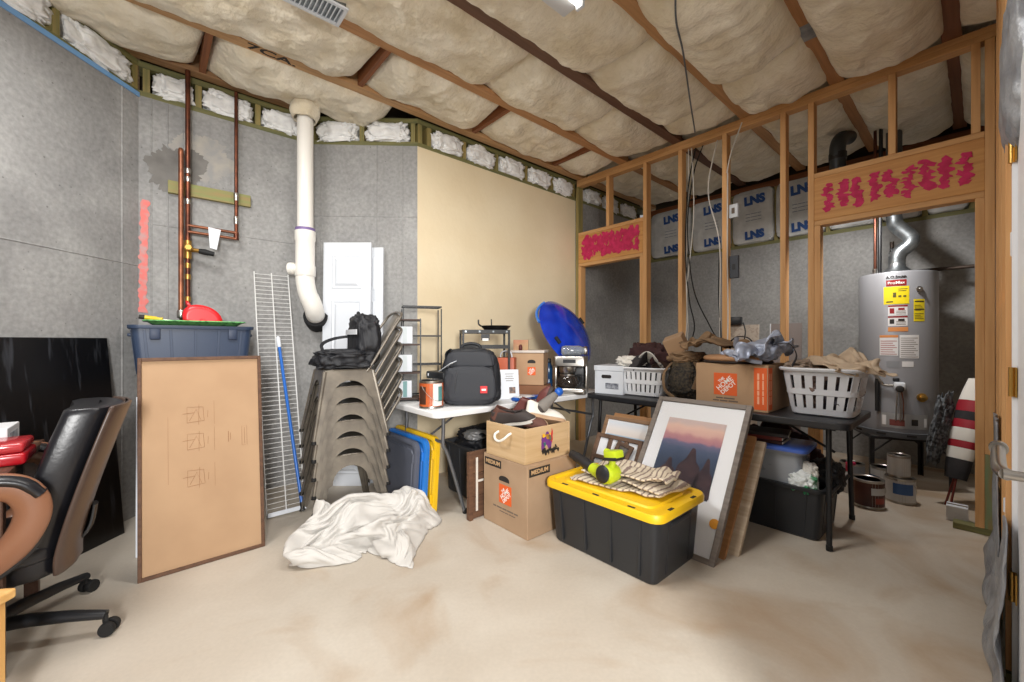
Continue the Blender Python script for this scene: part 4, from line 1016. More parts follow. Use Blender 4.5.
mb = MB(); mb.box((0, 0, .045), (.13, .1, .09), bev=.003); add('body', mb, mat('pink_card', (196, 132, 104), .7, col2=(180, 150, 110), nscale=8), t)
mb = MB(); mb.panel((.05, -.05, .09), (.12, -.05, .11), (.12, .05, .11), (.05, .05, .09), .002); add('flap', mb, M_card2, t)
mb = MB(); mb.lathe([(.012, 0), (.016, .01), (.014, .04), (.006, .05)], 12, Matrix.Translation((-.0, -.062, .0))); add('ornament', mb, mat('dark_red', (90, 28, 26), .4), t, 60)
t = T('tool_box', 'orange red plastic box behind the backpack beside the printed carton', 'box', CR(-2.66, 2.27, ZT_), RA+R(40))
mb = MB(); mb.box((0, 0, .16), (.16, .14, .32), bev=.008); add('body', mb, mat('rust_orange', (176, 84, 52), .5), t, 40)
mb = MB(); mb.tube(smoothpath([(-.05, 0, .32), (-.04, 0, .36), (0, 0, .375), (.04, 0, .36), (.05, 0, .32)]), .006, 8); add('handle', mb, M_white, t, 60)
t = T('photo_frame', 'small white picture card standing beside the backpack', 'frame', CR(-2.45, 2.12, ZT_), R(10))
mb = MB(); mb.panel((-.085, 0, 0), (.085, 0, 0), (.085, .05, .23), (-.085, .05, .23), .012); add('frame', mb, M_white, t, bevel=.002)
Mp = frameM((0, -.001, 0), (1, 0, 0), (0, .05, .23))
mb = MB(); mb.box((.03, .07, 0), (.05, .05, .001), M=Mp); add('picture', mb, mat('tiny_photo', (150, 112, 92), .5, col2=(60, 62, 66), nscale=40), t)
for k in range(4): mb = MB(); mb.box((.01, .2-.018*k, 0), (.07-.012*(k % 2), .004, .001), M=Mp); add('text_line', mb, M_grayink, t)
t = T('pump', 'flat blue plastic pump lying along the front of the white table', 'pump', CR(-2.33, 2.28, ZT_), RD-R(2))
M_brblue = mat('bright_blue', (34, 98, 196), .35)
mb = MB(); mb.box((0, 0, .014), (.42, .07, .027), bev=.01); add('body', mb, M_brblue, t, 40)
mb = MB(); mb.box((-.12, -.02, .03), (.15, .08, .006), bev=.002); add('top_plate', mb, M_white, t)
mb = MB(); mb.blob((.28, .0, .035), (.04, .035, .035), .05, 2, 1, 3); add('bulb', mb, M_brblue, t, 60)
# ----------------------------------------------------------------- coffee maker
cm = T('coffee_maker', 'stainless steel coffee maker with glass carafe on the white table', 'coffee maker', CR(-2.41, 2.82, ZT_), R(-14))
cm.scale = (1.2, 1, 1)
mb = MB(); loftrr(mb, [(.23, .3, .03, 0), (.24, .31, .03, .006), (.24, .31, .03, .04), (.225, .295, .03, .05)], None, True, True); add('base', mb, M_steel, cm, 40)
mb = MB(); mb.box((0, .09, .17), (.215, .11, .26), bev=.012); add('water_tank', mb, M_blackp, cm, 40)
mb = MB(); loftrr(mb, [(.21, .26, .03, .235), (.24, .3, .03, .245), (.24, .3, .03, .315), (.23, .29, .03, .325)], Matrix.Translation((0, 0, 0)), True, True); hd = add('brew_head', mb, M_steel, cm, 40)
mb = MB(); mb.box((0, -.152, .285), (.09, .004, .03), bev=.001); add('control_panel', mb, M_blackp, hd)
mb = MB(); mb.lathe([(.05, .175), (.062, .19), (.066, .235)], 24, Matrix.Translation((-.02, -.06, 0))); add('filter_basket', mb, M_steel, cm, 40)
mb = MB(); mb.lathe([(.055, .052), (.072, .06), (.078, .1), (.066, .145), (.05, .165), (.056, .172)], 28, Matrix.Translation((-.02, -.06, 0))); ca = add('carafe', mb, mat('smoked_glass', (70, 62, 56), .06, trans=.6), cm, 60)
mb = MB(); mb.lathe([(.056, .15), (.058, .155), (.058, .168), (.04, .174)], 28, Matrix.Translation((-.02, -.06, 0))); add('carafe_band', mb, M_steel, ca, 40)
mb = MB(); mb.tube(smoothpath([(.04, -.08, .162), (.085, -.1, .16), (.09, -.1, .12), (.07, -.095, .08), (.055, -.09, .075)]), .009, 8); add('carafe_handle', mb, M_blackp, ca, 60)
for s in (-1, 1): mb = MB(); mb.box((s*.112, -.02, .14), (.014, .05, .2), bev=.004); add('side_column', mb, M_steel, cm, 40)
t = T('glass_jar', 'clear jar lying on its side on top of the coffee maker', 'jar', CR(-2.40, 2.84, ZT_+.326+.046), R(-6))
mb = MB(); mb.lathe([(.02, -.11), (.042, -.1), (.046, -.08), (.046, .05), (.036, .08), (.034, .1), (.036, .12), (.03, .118), (.028, .1), (.03, .08), (.04, .05), (.04, -.08), (.02, -.095)], 24, Matrix.Rotation(R(90), 4, 'Y')); add('glass', mb, mat('clear_glass', (225, 232, 232), .05, trans=.85), t, 60)
mb = MB(); mb.lathe([(.038, .095), (.04, .1), (.04, .115), (.036, .122)], 20, Matrix.Rotation(R(90), 4, 'Y')); add('rim', mb, M_steel, t, 40)
# blue saucer sled
t = T('carton', 'small brown carton hidden behind the coffee maker under the blue sled', 'box', CR(-2.76, 3.0, ZT_), RA)
mb = MB(); mb.box((0, 0, .09), (.3, .24, .18), bev=.003); add('body', mb, M_card, t)
sd = T('saucer_sled', 'round glossy blue plastic saucer sled leaning in the far corner', 'sled', CR(-2.70, 3.09, 1.285), 0)
nz_ = V((.62, -.58, .45)).normalized(); Ms = frameM((0, 0, 0), nz_.orthogonal(), nz_.cross(nz_.orthogonal()))
M_sled = mat('glossy_blue', (18, 62, 190), .16, col2=(12, 44, 160), nscale=6, coat=.6)
mb = MB(); SS = 1.1; Ms = Ms @ Matrix.Scale(SS, 4)
mb.lathe([(.005, .085), (.1, .08), (.2, .06), (.27, .03), (.305, .0), (.325, -.012), (.332, -.006), (.325, 0), (.307, .012), (.27, .04), (.2, .07), (.1, .09), (.005, .095)], 44, Ms); add('dish', mb, M_sled, sd, 60)
for a in (R(150), R(330)):
    mb = MB(); q = [Ms @ V((.27*math.cos(a+k), .27*math.sin(a+k), .045)) for k in (-.12, -.06, 0, .06, .12)]; mb.tube(q, .018, 8); add('grip', mb, M_rub, sd, 60)
mb = MB(); q = [Ms @ V((.335*math.cos(a), .335*math.sin(a), -.01-.03*math.sin((a-R(60))/R(50)*PI))) for a in [R(60+5*k) for k in range(11)]]; mb.tube(q, .014, 8); add('rope_handle', mb, mat('light_blue', (60, 120, 210), .3), sd, 60)
t = T('water_bottle', 'translucent blue water bottle standing between carton and coffee maker', 'bottle', CR(-2.62, 2.75, ZT_), 0)
mb = MB(); mb.lathe([(.03, 0), (.036, .004), (.037, .1), (.033, .11), (.037, .12), (.037, .22), (.02, .26)], 20); add('body', mb, mat('blue_bottle', (40, 84, 130), .2, trans=.4), t, 60)
mb = MB(); mb.lathe([(.021, .258), (.023, .262), (.023, .29), (.015, .3)], 16); add('cap', mb, M_blackp, t, 40)
# ================================================================= boxes, totes and pictures on the floor
def bandtext(par, M, w_, h_, txt):
    mb = MB(); mb.box((0, 0, 0), (w_, h_, .0008), M=M); b = add('size_band', mb, M_ink, par)
    tm = MB(); words(tm, txt, h_*.72, M @ Matrix.Translation((0, 0, .0008)), .001, sx=1.1); add('size_lettering', tm, mat('kraft_ink', (190, 156, 116), .8), b)
bx = T('carton', 'brown moving carton marked MEDIUM standing on the floor under the wooden crate', 'box', CR(-2.005, 1.92, 0), RA)
w_, d_, h_ = .43, .45, .445
mb = MB(); mb.box((0, 0, h_/2), (w_, d_, h_), bev=.004); add('body', mb, M_card, bx)
for s in (-1, 1): mb = MB(); mb.box((0, s*d_/4, h_+.0016), (w_-.004, d_/2-.003, .003)); add('flap', mb, M_card, bx)
My, Mx_ = faceM(w_, d_, h_, 'y'), faceM(w_, d_, h_, 'x')
bandtext(bx, My @ Matrix.Translation((-.115, .40, 0)), .17, .05, 'MEDIUM'); bandtext(bx, Mx_ @ Matrix.Translation((-.12, .40, 0)), .18, .05, 'MEDIUM')
slot(bx, My @ Matrix.Translation((-.0, .315, 0)), .1, .035); logo(bx, My @ Matrix.Translation((.01, .22, 0)), .12)
wordbars('fine_print', bx, My @ Matrix.Translation((.01, .125, 0)), [.03, .05, .04, .06, .035], 0, .009, M_grayink); wordbars('fine_print', bx, My @ Matrix.Translation((.03, .105, 0)), [.05, .03, .06], 0, .006, M_grayink)
# wooden crate of shoes
M_ply = mat('pale_plywood', (204, 174, 134), .6, col2=(188, 156, 114), nscale=1.6, stretch=(1.5, 1.5, 22))
cz = .449
cr = T('wooden_crate', 'open pale wooden crate with rope handles and a colourful emblem, full of shoes', 'crate', CR(-2.0, 1.90, cz), RA)
cw, cd, chh = .38, .41, .215
for s in (-1, 1):
    mb = MB(); mb.box((0, s*(cd/2-.006), chh/2), (cw, .012, chh), bev=.002); add('end_panel', mb, M_ply, cr)
    mb = MB(); mb.box((s*(cw/2-.006), 0, chh/2), (.012, cd-.025, chh), bev=.002); add('side_panel', mb, M_ply, cr)
mb = MB(); mb.box((0, 0, .006), (cw-.025, cd-.025, .011)); add('bottom', mb, M_ply, cr)
mb = MB(); mb.tube(smoothpath([(-.06, -cd/2+.0, .165), (-.062, -cd/2-.03, .15), (-.04, -cd/2-.045, .125), (.0, -cd/2-.045, .12), (.04, -cd/2-.04, .14), (.06, -cd/2-.02, .165), (.06, -cd/2+.0, .17)]), .008, 8); add('rope_handle', mb, mat('white_rope', (228, 224, 214), .8, bump=.4, bscale=60), cr, 60)
Mc = frameM((cw/2+.0008, 0, .1), (0, 1, 0), (0, 0, 1))
rr = random.Random(5)
for nm, colr, pts in (('emblem', (110, 50, 130), [(-.03, .03, .035, .04), (-.055, -.005, .014, .035), (.0, .0, .02, .03)]), ('emblem', (236, 180, 30), [(-.005, .045, .02, .022), (-.045, .055, .015, .012)]), ('emblem', (200, 50, 50), [(.03, .06, .008, .03), (.025, .02, .012, .02)]), ('emblem', (40, 130, 110), [(.015, .03, .014, .018), (-.04, .0, .01, .015)])):
    for k, (x, y, a, b) in enumerate(pts):
        mb = MB(); mb.prism(blotch(0, 0, a, b, 18, .5, rr.random()*9), .0007, Mc @ Matrix.Translation((x, y, .0002*(k+int(colr[0] % 7)))));  add(nm, mb, mat('emblem_%d_%d' % colr[:2], colr, .6), cr)
mb = MB()
for k in range(9): mb.prism(blotch(0, 0, .012, .016, 12, .7, k+20), .0007, Mc @ Matrix.Translation((-.055+.017*k, -.045+.006*math.sin(k*2), .0018)))
add('emblem_scroll', mb, M_ink, cr)
def shoe(label, loc, rot, mu, ms, shaft=0, L=.30):
    t = T('boot' if shaft > .09 else 'shoe', label, 'shoe', loc, 0, 'shoes in the wooden crate'); t.rotation_euler = rot
    out = [(-.5, .0), (-.46, .26), (-.3, .3), (-.05, .26), (.2, .36), (.38, .33), (.5, .12), (.5, -.1), (.4, -.3), (.2, -.35), (-.05, -.27), (-.3, -.3), (-.46, -.26)]
    pts = smoothpath([(x*L, y*L*.38/.36*.38, 0) for x, y in out+[out[0]]], 4)[:-1]
    mb = MB(); mb.prism([(p.x, p.y) for p in pts], .024); add('sole', mb, ms, t, 40)
    def up(i, j):
        a = 2*PI*i; ii = int(i*len(pts)) % len(pts); p = pts[ii]
        x, y = p.x, p.y; f = x/L
        top = (.055+.05*max(0, -f+.1)*1.2+shaft*(1 if f < .05 else 0))
        h = .022+j*(top-.0); k = 1-.15*j-.75*max(0, f-.0)*j**2
        return V((x*(1-.08*j-(.55*j*j if f > .05 else 0)*.7), y*k*(1-.25*j*j), h))
    mb = MB(); mb.grid(up, len(pts), 8, cu=True); add('upper', mb, mu, t, 180, solid=.006)
    return t
M_sb = mat('brown_suede', (92, 58, 48), .8, bump=.2, bscale=90); M_sg = mat('grey_suede', (118, 112, 106), .85, bump=.2, bscale=90); M_swht = mat('white_canvas_shoe', (222, 216, 206), .7); M_sdk = mat('dark_shoe', (52, 44, 42), .7); M_stan = mat('tan_sole', (182, 150, 120), .7); M_mar = mat('maroon_leather', (96, 48, 44), .5)
def CZ(x, y, z): return CR(-2.0+x, 1.90+y, cz+z+.025)
shoe('dark brown shoe at the left end of the crate', CZ(-.11, -.06, .17), (.5, .2, RA+1.2), M_sb, M_sdk)
shoe('black and white shoe lying across the crate, near the front', CZ(-.02, -.1, .185), (.3, -.2, RA+.4), M_sdk, M_swht)
shoe('pale soled brown shoe at the front middle of the crate', CZ(.03, -.02, .19), (1.3, .1, RA+.2), M_sb, M_stan)
shoe('grey suede ankle boot lying across the top of the crate', CZ(-.02, .06, .235), (.9, .25, RA+2.7), M_sg, M_sdk, .06)
shoe('maroon boot sticking straight up out of the crate', CZ(.05, .12, .27), (.1, -1.2, RA+.5), M_mar, M_sdk, .1)
shoe('off white shoe on the right side of the crate', CZ(.11, .06, .2), (-.4, .25, RA+1.3), M_swht, M_stan)
shoe('dark shoe at the back of the crate, under the grey boot', CZ(-.09, .1, .14), (.2, .1, RA+1.9), M_sdk, M_sdk)
# board with white strap beside the carton
t = T('plank_panel', 'dark brown planked panel with white strap, upright left of the moving carton', 'panel', CR(-2.262, 1.76, 0), RD)
for k in range(3): mb = MB(); mb.box((0, 0, .075+.152*k), (.34, .02, .149), bev=.003); add('plank', mb, wood('dark_plank', (112, 80, 58), (82, 56, 42), 'x'), t)
for x in (-.155, .155): mb = MB(); mb.box((x, -.018, .227), (.03, .016, .454), bev=.002); add('batten', mb, MATS['dark_plank'], t)
mb = MB(); mb.box((-.10, -.012, .23), (.016, .004, .36)); mb.box((-.07, -.012, .25), (.05, .004, .014)); add('strap', mb, M_swht, t)
# storage lids standing under the table
def tote_lid(label, c, r, w_, h_, m, tilt, th=.03):
    t = T('tote_lid', label, 'lid', CR(c, r, 0), RA, 'spare tote lids')
    M = frameM((0, 0, 0), (1, 0, 0), (0, math.sin(tilt), math.cos(tilt))) @ Matrix.Translation((0, h_/2, 0))
    mb = MB(); loftrr(mb, [(w_, h_, .06, -th), (w_, h_, .06, 0), (w_-.012, h_-.012, .055, .004), (w_-.05, h_-.05, .05, .004), (w_-.07, h_-.07, .045, -.012), (w_-.12, h_-.12, .04, -.012), (w_-.13, h_-.13, .035, -.004)], M, True, True); add('lid', mb, m, t, 35)
    mb = MB()
    for y in (-.28, .28): mb.box((w_/2-.03, y*h_, .008), (.018, .06, .012), M=M, bev=.003)
    a = add('latch', mb, m, t); return t
M_yel = mat('yellow_plastic', (232, 186, 26), .42, bump=.05, bscale=120, bdist=.0008)
M_blid = mat('blue_lid', (36, 118, 206), .42); M_glid = mat('grey_lid', (88, 92, 104), .5)
tote_lid('yellow tote lid standing on edge under the white table, furthest right', -2.76, 1.43, .64, .54, M_yel, .06)
tote_lid('blue tote lid standing on edge between the yellow and the grey lid', -2.80, 1.385, .60, .52, M_blid, .06)
tote_lid('grey tote lid standing on edge in front of the blue lid', -2.83, 1.34, .56, .50, M_glid, .06)
t = T('storage_tote', 'dark grey storage tote under the white table', 'tote', CR(-2.66, 2.08, 0), RD)
mb = tote_body(.62, .46, .40, .88); ribs(mb, .62, .46, .40, .88, .02, 5, 3); add('body', mb, mat('charcoal_plastic', (58, 60, 64), .5), t, 35)
t = T('garbage_bag', 'black and silver bundle heaped in the dark grey tote', 'bag', CR(-2.66, 2.08, .30), RD)
mb = MB(); sblob(mb, (0, 0, .10), (.48, .34, .22), .7, .35, 2.8, 5, 5); add('bundle', mb, M_nyl, t, 180)
mb = MB(); sblob(mb, (-.16, -.06, .17), (.2, .16, .07), .7, .3, 3, 9, 4); add('silver_pouch', mb, mat('silver_fabric', (150, 150, 150), .4, .3), t, 180)
t = T('cooler_bag', 'dark maroon bag under the white table beyond the grey tote', 'bag', CR(-2.7, 2.62, 0), RD)
mb = MB(); sblob(mb, (0, 0, .25), (.36, .36, .5), .4, .1, 2, 3, 4); mb.floorclip(0); add('body', mb, mat('dark_maroon', (46, 28, 28), .7), t, 180)
mb = MB(); mb.tube(smoothpath([(-.1, -.02, .47), (-.08, -.03, .55), (0, -.03, .57), (.08, -.03, .55), (.1, -.02, .47)]), .012, 8); add('handle', mb, M_nyl, t, 60)
# big black tote with a yellow lid
bt = T('storage_tote', 'large black storage tote with a yellow lid in the middle of the floor', 'tote', CR(-1.375, 2.055, 0), RA)
M_tote = mat('black_tote_plastic', (36, 38, 42), .42, bump=.12, bscale=220, bdist=.0008)
mb = MB(); loftrr(mb, [(.65, .42, .04, 0), (.67, .44, .045, .014), (.715, .475, .05, .32), (.73, .49, .05, .322), (.73, .49, .05, .345)], None, True, True); ribs(mb, .74, .5, .345, .905, .015, 4, 2); add('body', mb, M_tote, bt, 35)
mb = MB(); loftrr(mb, [(.745, .505, .06, .322), (.765, .525, .065, .326), (.77, .53, .07, .352), (.755, .515, .065, .366), (.70, .46, .055, .366), (.68, .44, .05, .356), (.60, .36, .045, .356), (.585, .345, .04, .366), (.40, .2, .03, .366)], None, True, True); ld = add('lid', mb, M_yel, bt, 35)
for k, (x, y) in enumerate(((-.22, -.243), (0, -.243), (.22, -.243), (.365, -.12), (.365, .12))):
    mb = MB(); mb.box((x, y, .3665), (.04 if abs(y) > .2 else .016, .012 if abs(y) > .2 else .04, .004)); add('latch_slot', mb, M_ink, ld)
for s in (-1, 1): mb = MB(); mb.box((s*.348, 0, .28), (.03, .2, .03), bev=.01); add('handle', mb, M_tote, bt, 40)
# striped rug folded on the lid
M_rug = bpy.data.materials.new('striped_rug'); M_rug.use_nodes = True
def stripe_mat(m, base, dark, scale, axis):
    nt = m.node_tree; N = nt.nodes; L = nt.links; p = N['Principled BSDF']; p.inputs['Roughness'].default_value = .95
    tc = N.new('ShaderNodeTexCoord'); w = N.new('ShaderNodeTexWave'); w.bands_direction = axis; w.inputs['Scale'].default_value = scale; w.inputs['Distortion'].default_value = 1.2; w.inputs['Detail'].default_value = 2; w.inputs['Detail Scale'].default_value = 2
    r = N.new('ShaderNodeValToRGB'); r.color_ramp.elements[0].position = .72; r.color_ramp.elements[1].position = .84; r.color_ramp.elements[0].color = lin(base); r.color_ramp.elements[1].color = lin(dark)
    L.new(tc.outputs['UV'], w.inputs['Vector']); L.new(w.outputs['Fac'], r.inputs['Fac']); L.new(r.outputs['Color'], p.inputs['Base Color'])
    b = N.new('ShaderNodeTexNoise'); b.inputs['Scale'].default_value = 90; bp = N.new('ShaderNodeBump'); bp.inputs['Strength'].default_value = .5; bp.inputs['Distance'].default_value = .006
    L.new(tc.outputs['Object'], b.inputs['Vector']); L.new(b.outputs['Fac'], bp.inputs['Height']); L.new(bp.outputs[0], p.inputs['Normal'])
stripe_mat(M_rug, (208, 194, 172), (136, 118, 108), 9, 'X')
def uvgrid(fn, nu, nv, su=1, sv=1):
    mb = MB(); uv = mb.bm.loops.layers.uv.new('UVMap')
    g = [[mb.bm.verts.new(V(fn(i/nu, j/nv))) for i in range(nu+1)] for j in range(nv+1)]
    for j in range(nv):
        for i in range(nu):
            f = mb.bm.faces.new((g[j][i], g[j][i+1], g[j+1][i+1], g[j+1][i]))
            for l, (a, b) in zip(f.loops, ((i, j), (i+1, j), (i+1, j+1), (i, j+1))): l[uv].uv = (a/nu*su, b/nv*sv)
    return mb
def rug(i, j):
    # folded in three layers along x, with soft round folds
    s = i*3; k = min(2, int(s)); f = s-k
    x = (-.27+.54*f) if k % 2 == 0 else (.27-.54*f)
    e = max(0, 1-min(f, 1-f)/.12) if True else 0
    z = .007+.02*k + ((.0075*(1-math.cos(PI*(1-min(f, 1-f)/.12)))/2*(1 if (f > .5) else -1)) if e > 0 and 0 < s < 3 else 0)
    y = (j-.5)*(.30-.02*k)+.02*k
    n = noise.noise(V((x*7+k*3, y*8, k*2.2)))
    bump = .02*abs(n)+.02*max(0, math.sin(x*19+y*8+k*1.7+2.5*n))**2*(1 if k == 2 else .25)
    return V((x*(1-.05*k)+.03*n*0+.025*math.sin(y*9+k), y+.02*math.sin(x*7+k*2), z+bump+ .004*k))
mb = uvgrid(rug, 130, 40, 1.6, 1)
o = T('rug', 'cream rug with dark stripes folded on the yellow lid', 'rug', CR(-1.345, 2.085, .367), RA+R(4))
o.scale = (1, 1, 1.3)
add('cloth', mb, M_rug, o, 180, solid=.007)
# cordless blower
bl = T('leaf_blower', 'lime green cordless blower with black nozzle lying on the folded rug', 'blower', CR(-1.42, 1.965, .425), RA+R(172))
M_lime = mat('lime_plastic', (182, 200, 36), .35)
mb = MB(); mb.lathe([(.02, -.055), (.042, -.05), (.052, -.03), (.054, .02), (.048, .045), (.025, .055)], 24, Matrix.Translation((-.03, 0, .02)) @ Matrix.Rotation(R(80), 4, 'X')); mb.tube([(-.02, 0, .0), (.07, 0, .01), (.12, 0, .018)], [.05, .038, .032], 16); add('body', mb, M_lime, bl, 45)
mb = MB(); mb.tube(smoothpath([(.11, 0, .016), (.19, -.004, .035), (.27, -.008, .05), (.30, -.01, .054)]), [.034]*6+[.031]*6+[.027]*7, 16, flat=(1, 1)); add('nozzle', mb, M_blackp, bl, 60)
mb = MB(); mb.tube(smoothpath([(-.045, 0, .06), (-.05, .0, .1), (-.03, 0, .135), (.0, 0, .14)]), .019, 12); add('handle', mb, M_lime, bl, 60)
mb = MB(); mb.box((-.06, 0, .135), (.09, .075, .05), rot=(0, .2, 0), bev=.01); add('battery', mb, M_lime, bl, 40)
mb = MB(); mb.box((-.062, 0, .115), (.094, .079, .02), rot=(0, .2, 0), bev=.005); add('battery_band', mb, M_blackp, bl, 40)
mb = MB(); mb.lathe([(.02, 0), (.046, .002), (.05, .012), (.04, .02)], 24, Matrix.Translation((-.03, .048, .025)) @ Matrix.Rotation(R(-80), 4, 'X')); add('intake_grille', mb, M_blackp, bl, 45)
# ----------------------------------------------------------------- pictures leaning on the black table
def leaning(name, label, cat, c0, c1, rb, rt_, zt, group=None):
    t = T(name, label, cat, CR((c0+c1)/2, rb, 0), RA, group)
    M = frameM((0, 0, 0), (1, 0, 0), (0, rt_-rb, zt)); Hh = math.hypot(rt_-rb, zt)
    return t, M, c1-c0, Hh
def frame_parts(t, M, w_, h_, b, th, m, corner=None):
    for nm, c, d in (('stile', (-w_/2+b/2, h_/2, -th/2), (b, h_, th)), ('stile', (w_/2-b/2, h_/2, -th/2), (b, h_, th)), ('rail', (0, b/2, -th/2), (w_-2*b, b, th)), ('rail', (0, h_-b/2, -th/2), (w_-2*b, b, th))):
        mb = MB(); mb.box(c, d, M=M, bev=.003); add(nm, mb, m, t)
M_greyw = wood('weathered_grey_wood', (136, 126, 118), (108, 99, 92), 'x')
bp2, M, pw, ph = leaning('framed_picture', 'large grey framed print of mountains at dusk leaning on the black table', 'picture', -1.55, -.93, 2.235, 2.80, .80)
frame_parts(bp2, M, pw, ph, .032, .035, M_greyw)
mb = MB(); mb.box((0, ph/2, -.018), (pw-.06, ph-.06, .008), M=M); add('mat_board', mb, mat('mat_white', (232, 233, 236), .35), bp2)
def artmat():
    m = bpy.data.materials.new('dusk_print'); m.use_nodes = True; N = m.node_tree.nodes; L = m.node_tree.links; p = N['Principled BSDF']; p.inputs['Roughness'].default_value = .8; p.inputs['Specular IOR Level'].default_value = .1
    tc = N.new('ShaderNodeTexCoord'); sp = N.new('ShaderNodeSeparateXYZ'); L.new(tc.outputs['UV'], sp.inputs[0])
    nz = N.new('ShaderNodeTexNoise'); nz.inputs['Scale'].default_value = 7; nz.inputs['Detail'].default_value = 6; L.new(tc.outputs['UV'], nz.inputs['Vector'])
    ad = N.new('ShaderNodeMath'); ad.operation = 'MULTIPLY_ADD'; L.new(nz.outputs['Fac'], ad.inputs[0]); ad.inputs[1].default_value = .10; L.new(sp.outputs['Y'], ad.inputs[2])
    r = N.new('ShaderNodeValToRGB'); e = r.color_ramp.elements
    stops = [(0, (48, 54, 68)), (.45, (56, 68, 90)), (.64, (80, 92, 118)), (.72, (112, 108, 136)), (.75, (176, 126, 138)), (.81, (190, 138, 142)), (.86, (216, 172, 162)), (.94, (224, 188, 172)), (1.05, (206, 184, 180))]
    e[0].position = 0; e[0].color = lin(stops[0][1]); e[1].position = 1; e[1].color = lin(stops[-1][1])
    for s, c in stops[1:-1]: x = e.new(s); x.color = lin(c)
    L.new(ad.outputs[0], r.inputs['Fac']); L.new(r.outputs['Color'], p.inputs['Base Color']); return m
def uvplate(M, x0, x1, y0, y1, z):
    mb = MB(); uv = mb.bm.loops.layers.uv.new('UVMap')
    vs = [mb.bm.verts.new(M @ V(q)) for q in ((x0, y0, z), (x1, y0, z), (x1, y1, z), (x0, y1, z))]
    f = mb.bm.faces.new(vs)
    for l, u_ in zip(f.loops, ((0, 0), (1, 0), (1, 1), (0, 1))): l[uv].uv = u_
    return mb
pr = add('print', uvplate(M, -.19, .19, .33, .83, -.0125), artmat(), bp2)
M_rock = mat('dark_rock_print', (50, 40, 48), .9, spec=.1, col2=(74, 56, 60), nscale=16)
for k, (x, y, s, hh) in enumerate(((.03, .44, .085, .20), (.135, .40, .06, .19), (-.10, .42, .06, .13))):
    mb = MB(); mb.prism([(x-s, y-.06), (x+s, y-.06), (x+s*.8, y+hh*.4), (x+s*.45, y+hh*.55), (x+s*.2, y+hh*.95), (x-s*.05, y+hh), (x-.35*s, y+hh*.6), (x-.8*s, y+hh*.35)], .0006, M @ Matrix.Translation((0, 0, -.0122))); add('print_rock', mb, M_rock, pr)
mb = MB(); mb.box((0, ph/2, -.0085), (pw-.062, ph-.062, .003), M=M)
gl = add('glazing', mb, mat('picture_glass', (245, 246, 248), .08, alpha=.012, spec=.1), bp2)
mb = MB(); mb.lathe([(.028, 0), (.028, .0008)], 20, M @ Matrix.Translation((pw/2-.05, .22, -.006))); stk = add('round_sticker', mb, mat('orange_sticker', (222, 150, 40), .5), bp2)
t, M, fw, fh = leaning('picture_frame', 'bare wooden frame leaning behind the big dusk print, its side edge showing', 'frame', -1.46, -.925, 2.30, 2.815, .63)
for k in (0,): frame_parts(t, M @ Matrix.Translation((0, 0, -.045)), fw, fh, .045, .024, wood('raw_frame_wood', (176, 128, 80), (146, 102, 62), 'x'))
t, M, fw, fh = leaning('picture_frame', 'whitewashed wooden frame leaning behind the big dusk print, nearest the table leg', 'frame', -1.43, -.885, 2.36, 2.84, .61)
frame_parts(t, M @ Matrix.Translation((0, 0, -.07)), fw, fh, .06, .03, wood('whitewashed_wood', (206, 190, 166), (176, 152, 124), 'x'))
t, M, fw, fh = leaning('picture_frame', 'pale brown wooden frame with a seaside print between the crate and the big print', 'frame', -2.02, -1.60, 2.52, 2.80, .60)
frame_parts(t, M, fw, fh, .03, .022, wood('driftwood', (150, 116, 84), (120, 90, 66), 'x'))
mb = MB(); mb.box((0, fh/2, -.014), (fw-.05, fh-.05, .006), M=M); add('mat_board', mb, MATS['mat_white'], t)
def seam_():
    m = bpy.data.materials.new('seaside_print'); m.use_nodes = True; N = m.node_tree.nodes; L = m.node_tree.links; p = N['Principled BSDF']; p.inputs['Roughness'].default_value = .4
    tc = N.new('ShaderNodeTexCoord'); sp = N.new('ShaderNodeSeparateXYZ'); L.new(tc.outputs['UV'], sp.inputs[0]); r = N.new('ShaderNodeValToRGB'); e = r.color_ramp.elements
    e[0].position = 0; e[0].color = lin((196, 190, 180)); e[1].position = 1; e[1].color = lin((214, 222, 232))
    for s, c in ((.3, (170, 196, 214)), (.5, (140, 178, 206)), (.55, (226, 214, 206)), (.75, (232, 226, 222))): x = e.new(s); x.color = lin(c)
    L.new(sp.outputs['Y'], r.inputs['Fac']); L.new(r.outputs['Color'], p.inputs['Base Color']); return m
add('print', uvplate(M, -.17, .17, .40, .62, -.0105), seam_(), t)
t, M, fw, fh = leaning('picture_frame', 'second brown wooden frame just behind the seaside print', 'frame', -1.98, -1.53, 2.56, 2.835, .625)
frame_parts(t, M @ Matrix.Translation((0, 0, -.03)), fw, fh, .03, .02, wood('tan_frame_wood', (176, 130, 86), (150, 106, 66), 'x'))
t, M, fw, fh = leaning('collage_frame', 'dark brown carved collage frame with small white openings before the seaside print', 'frame', -2.00, -1.60, 2.41, 2.66, .48)
M_carv = mat('carved_brown', (112, 84, 64), .6, col2=(84, 62, 48), nscale=9, bump=.5, bscale=40, bdist=.006)
frame_parts(t, M, fw, fh, .03, .022, M_carv)
mb = MB()
for y in (.18, .36): mb.box((0, y, -.012), (fw-.06, .03, .02), M=M, bev=.003)
for x in (-.07, .07): mb.box((x, fh/2, -.0125), (.03, fh-.06, .019), M=M, bev=.003)
add('lattice', mb, M_carv, t)
mb = MB(); mb.box((0, fh/2, -.024), (fw-.05, fh-.05, .006), M=M); add('backing', mb, MATS['mat_white'], t)
Mi = M @ Matrix.Rotation(R(-12), 4, 'Z') @ Matrix.Translation((-.02, .40, .012))
mb = MB()
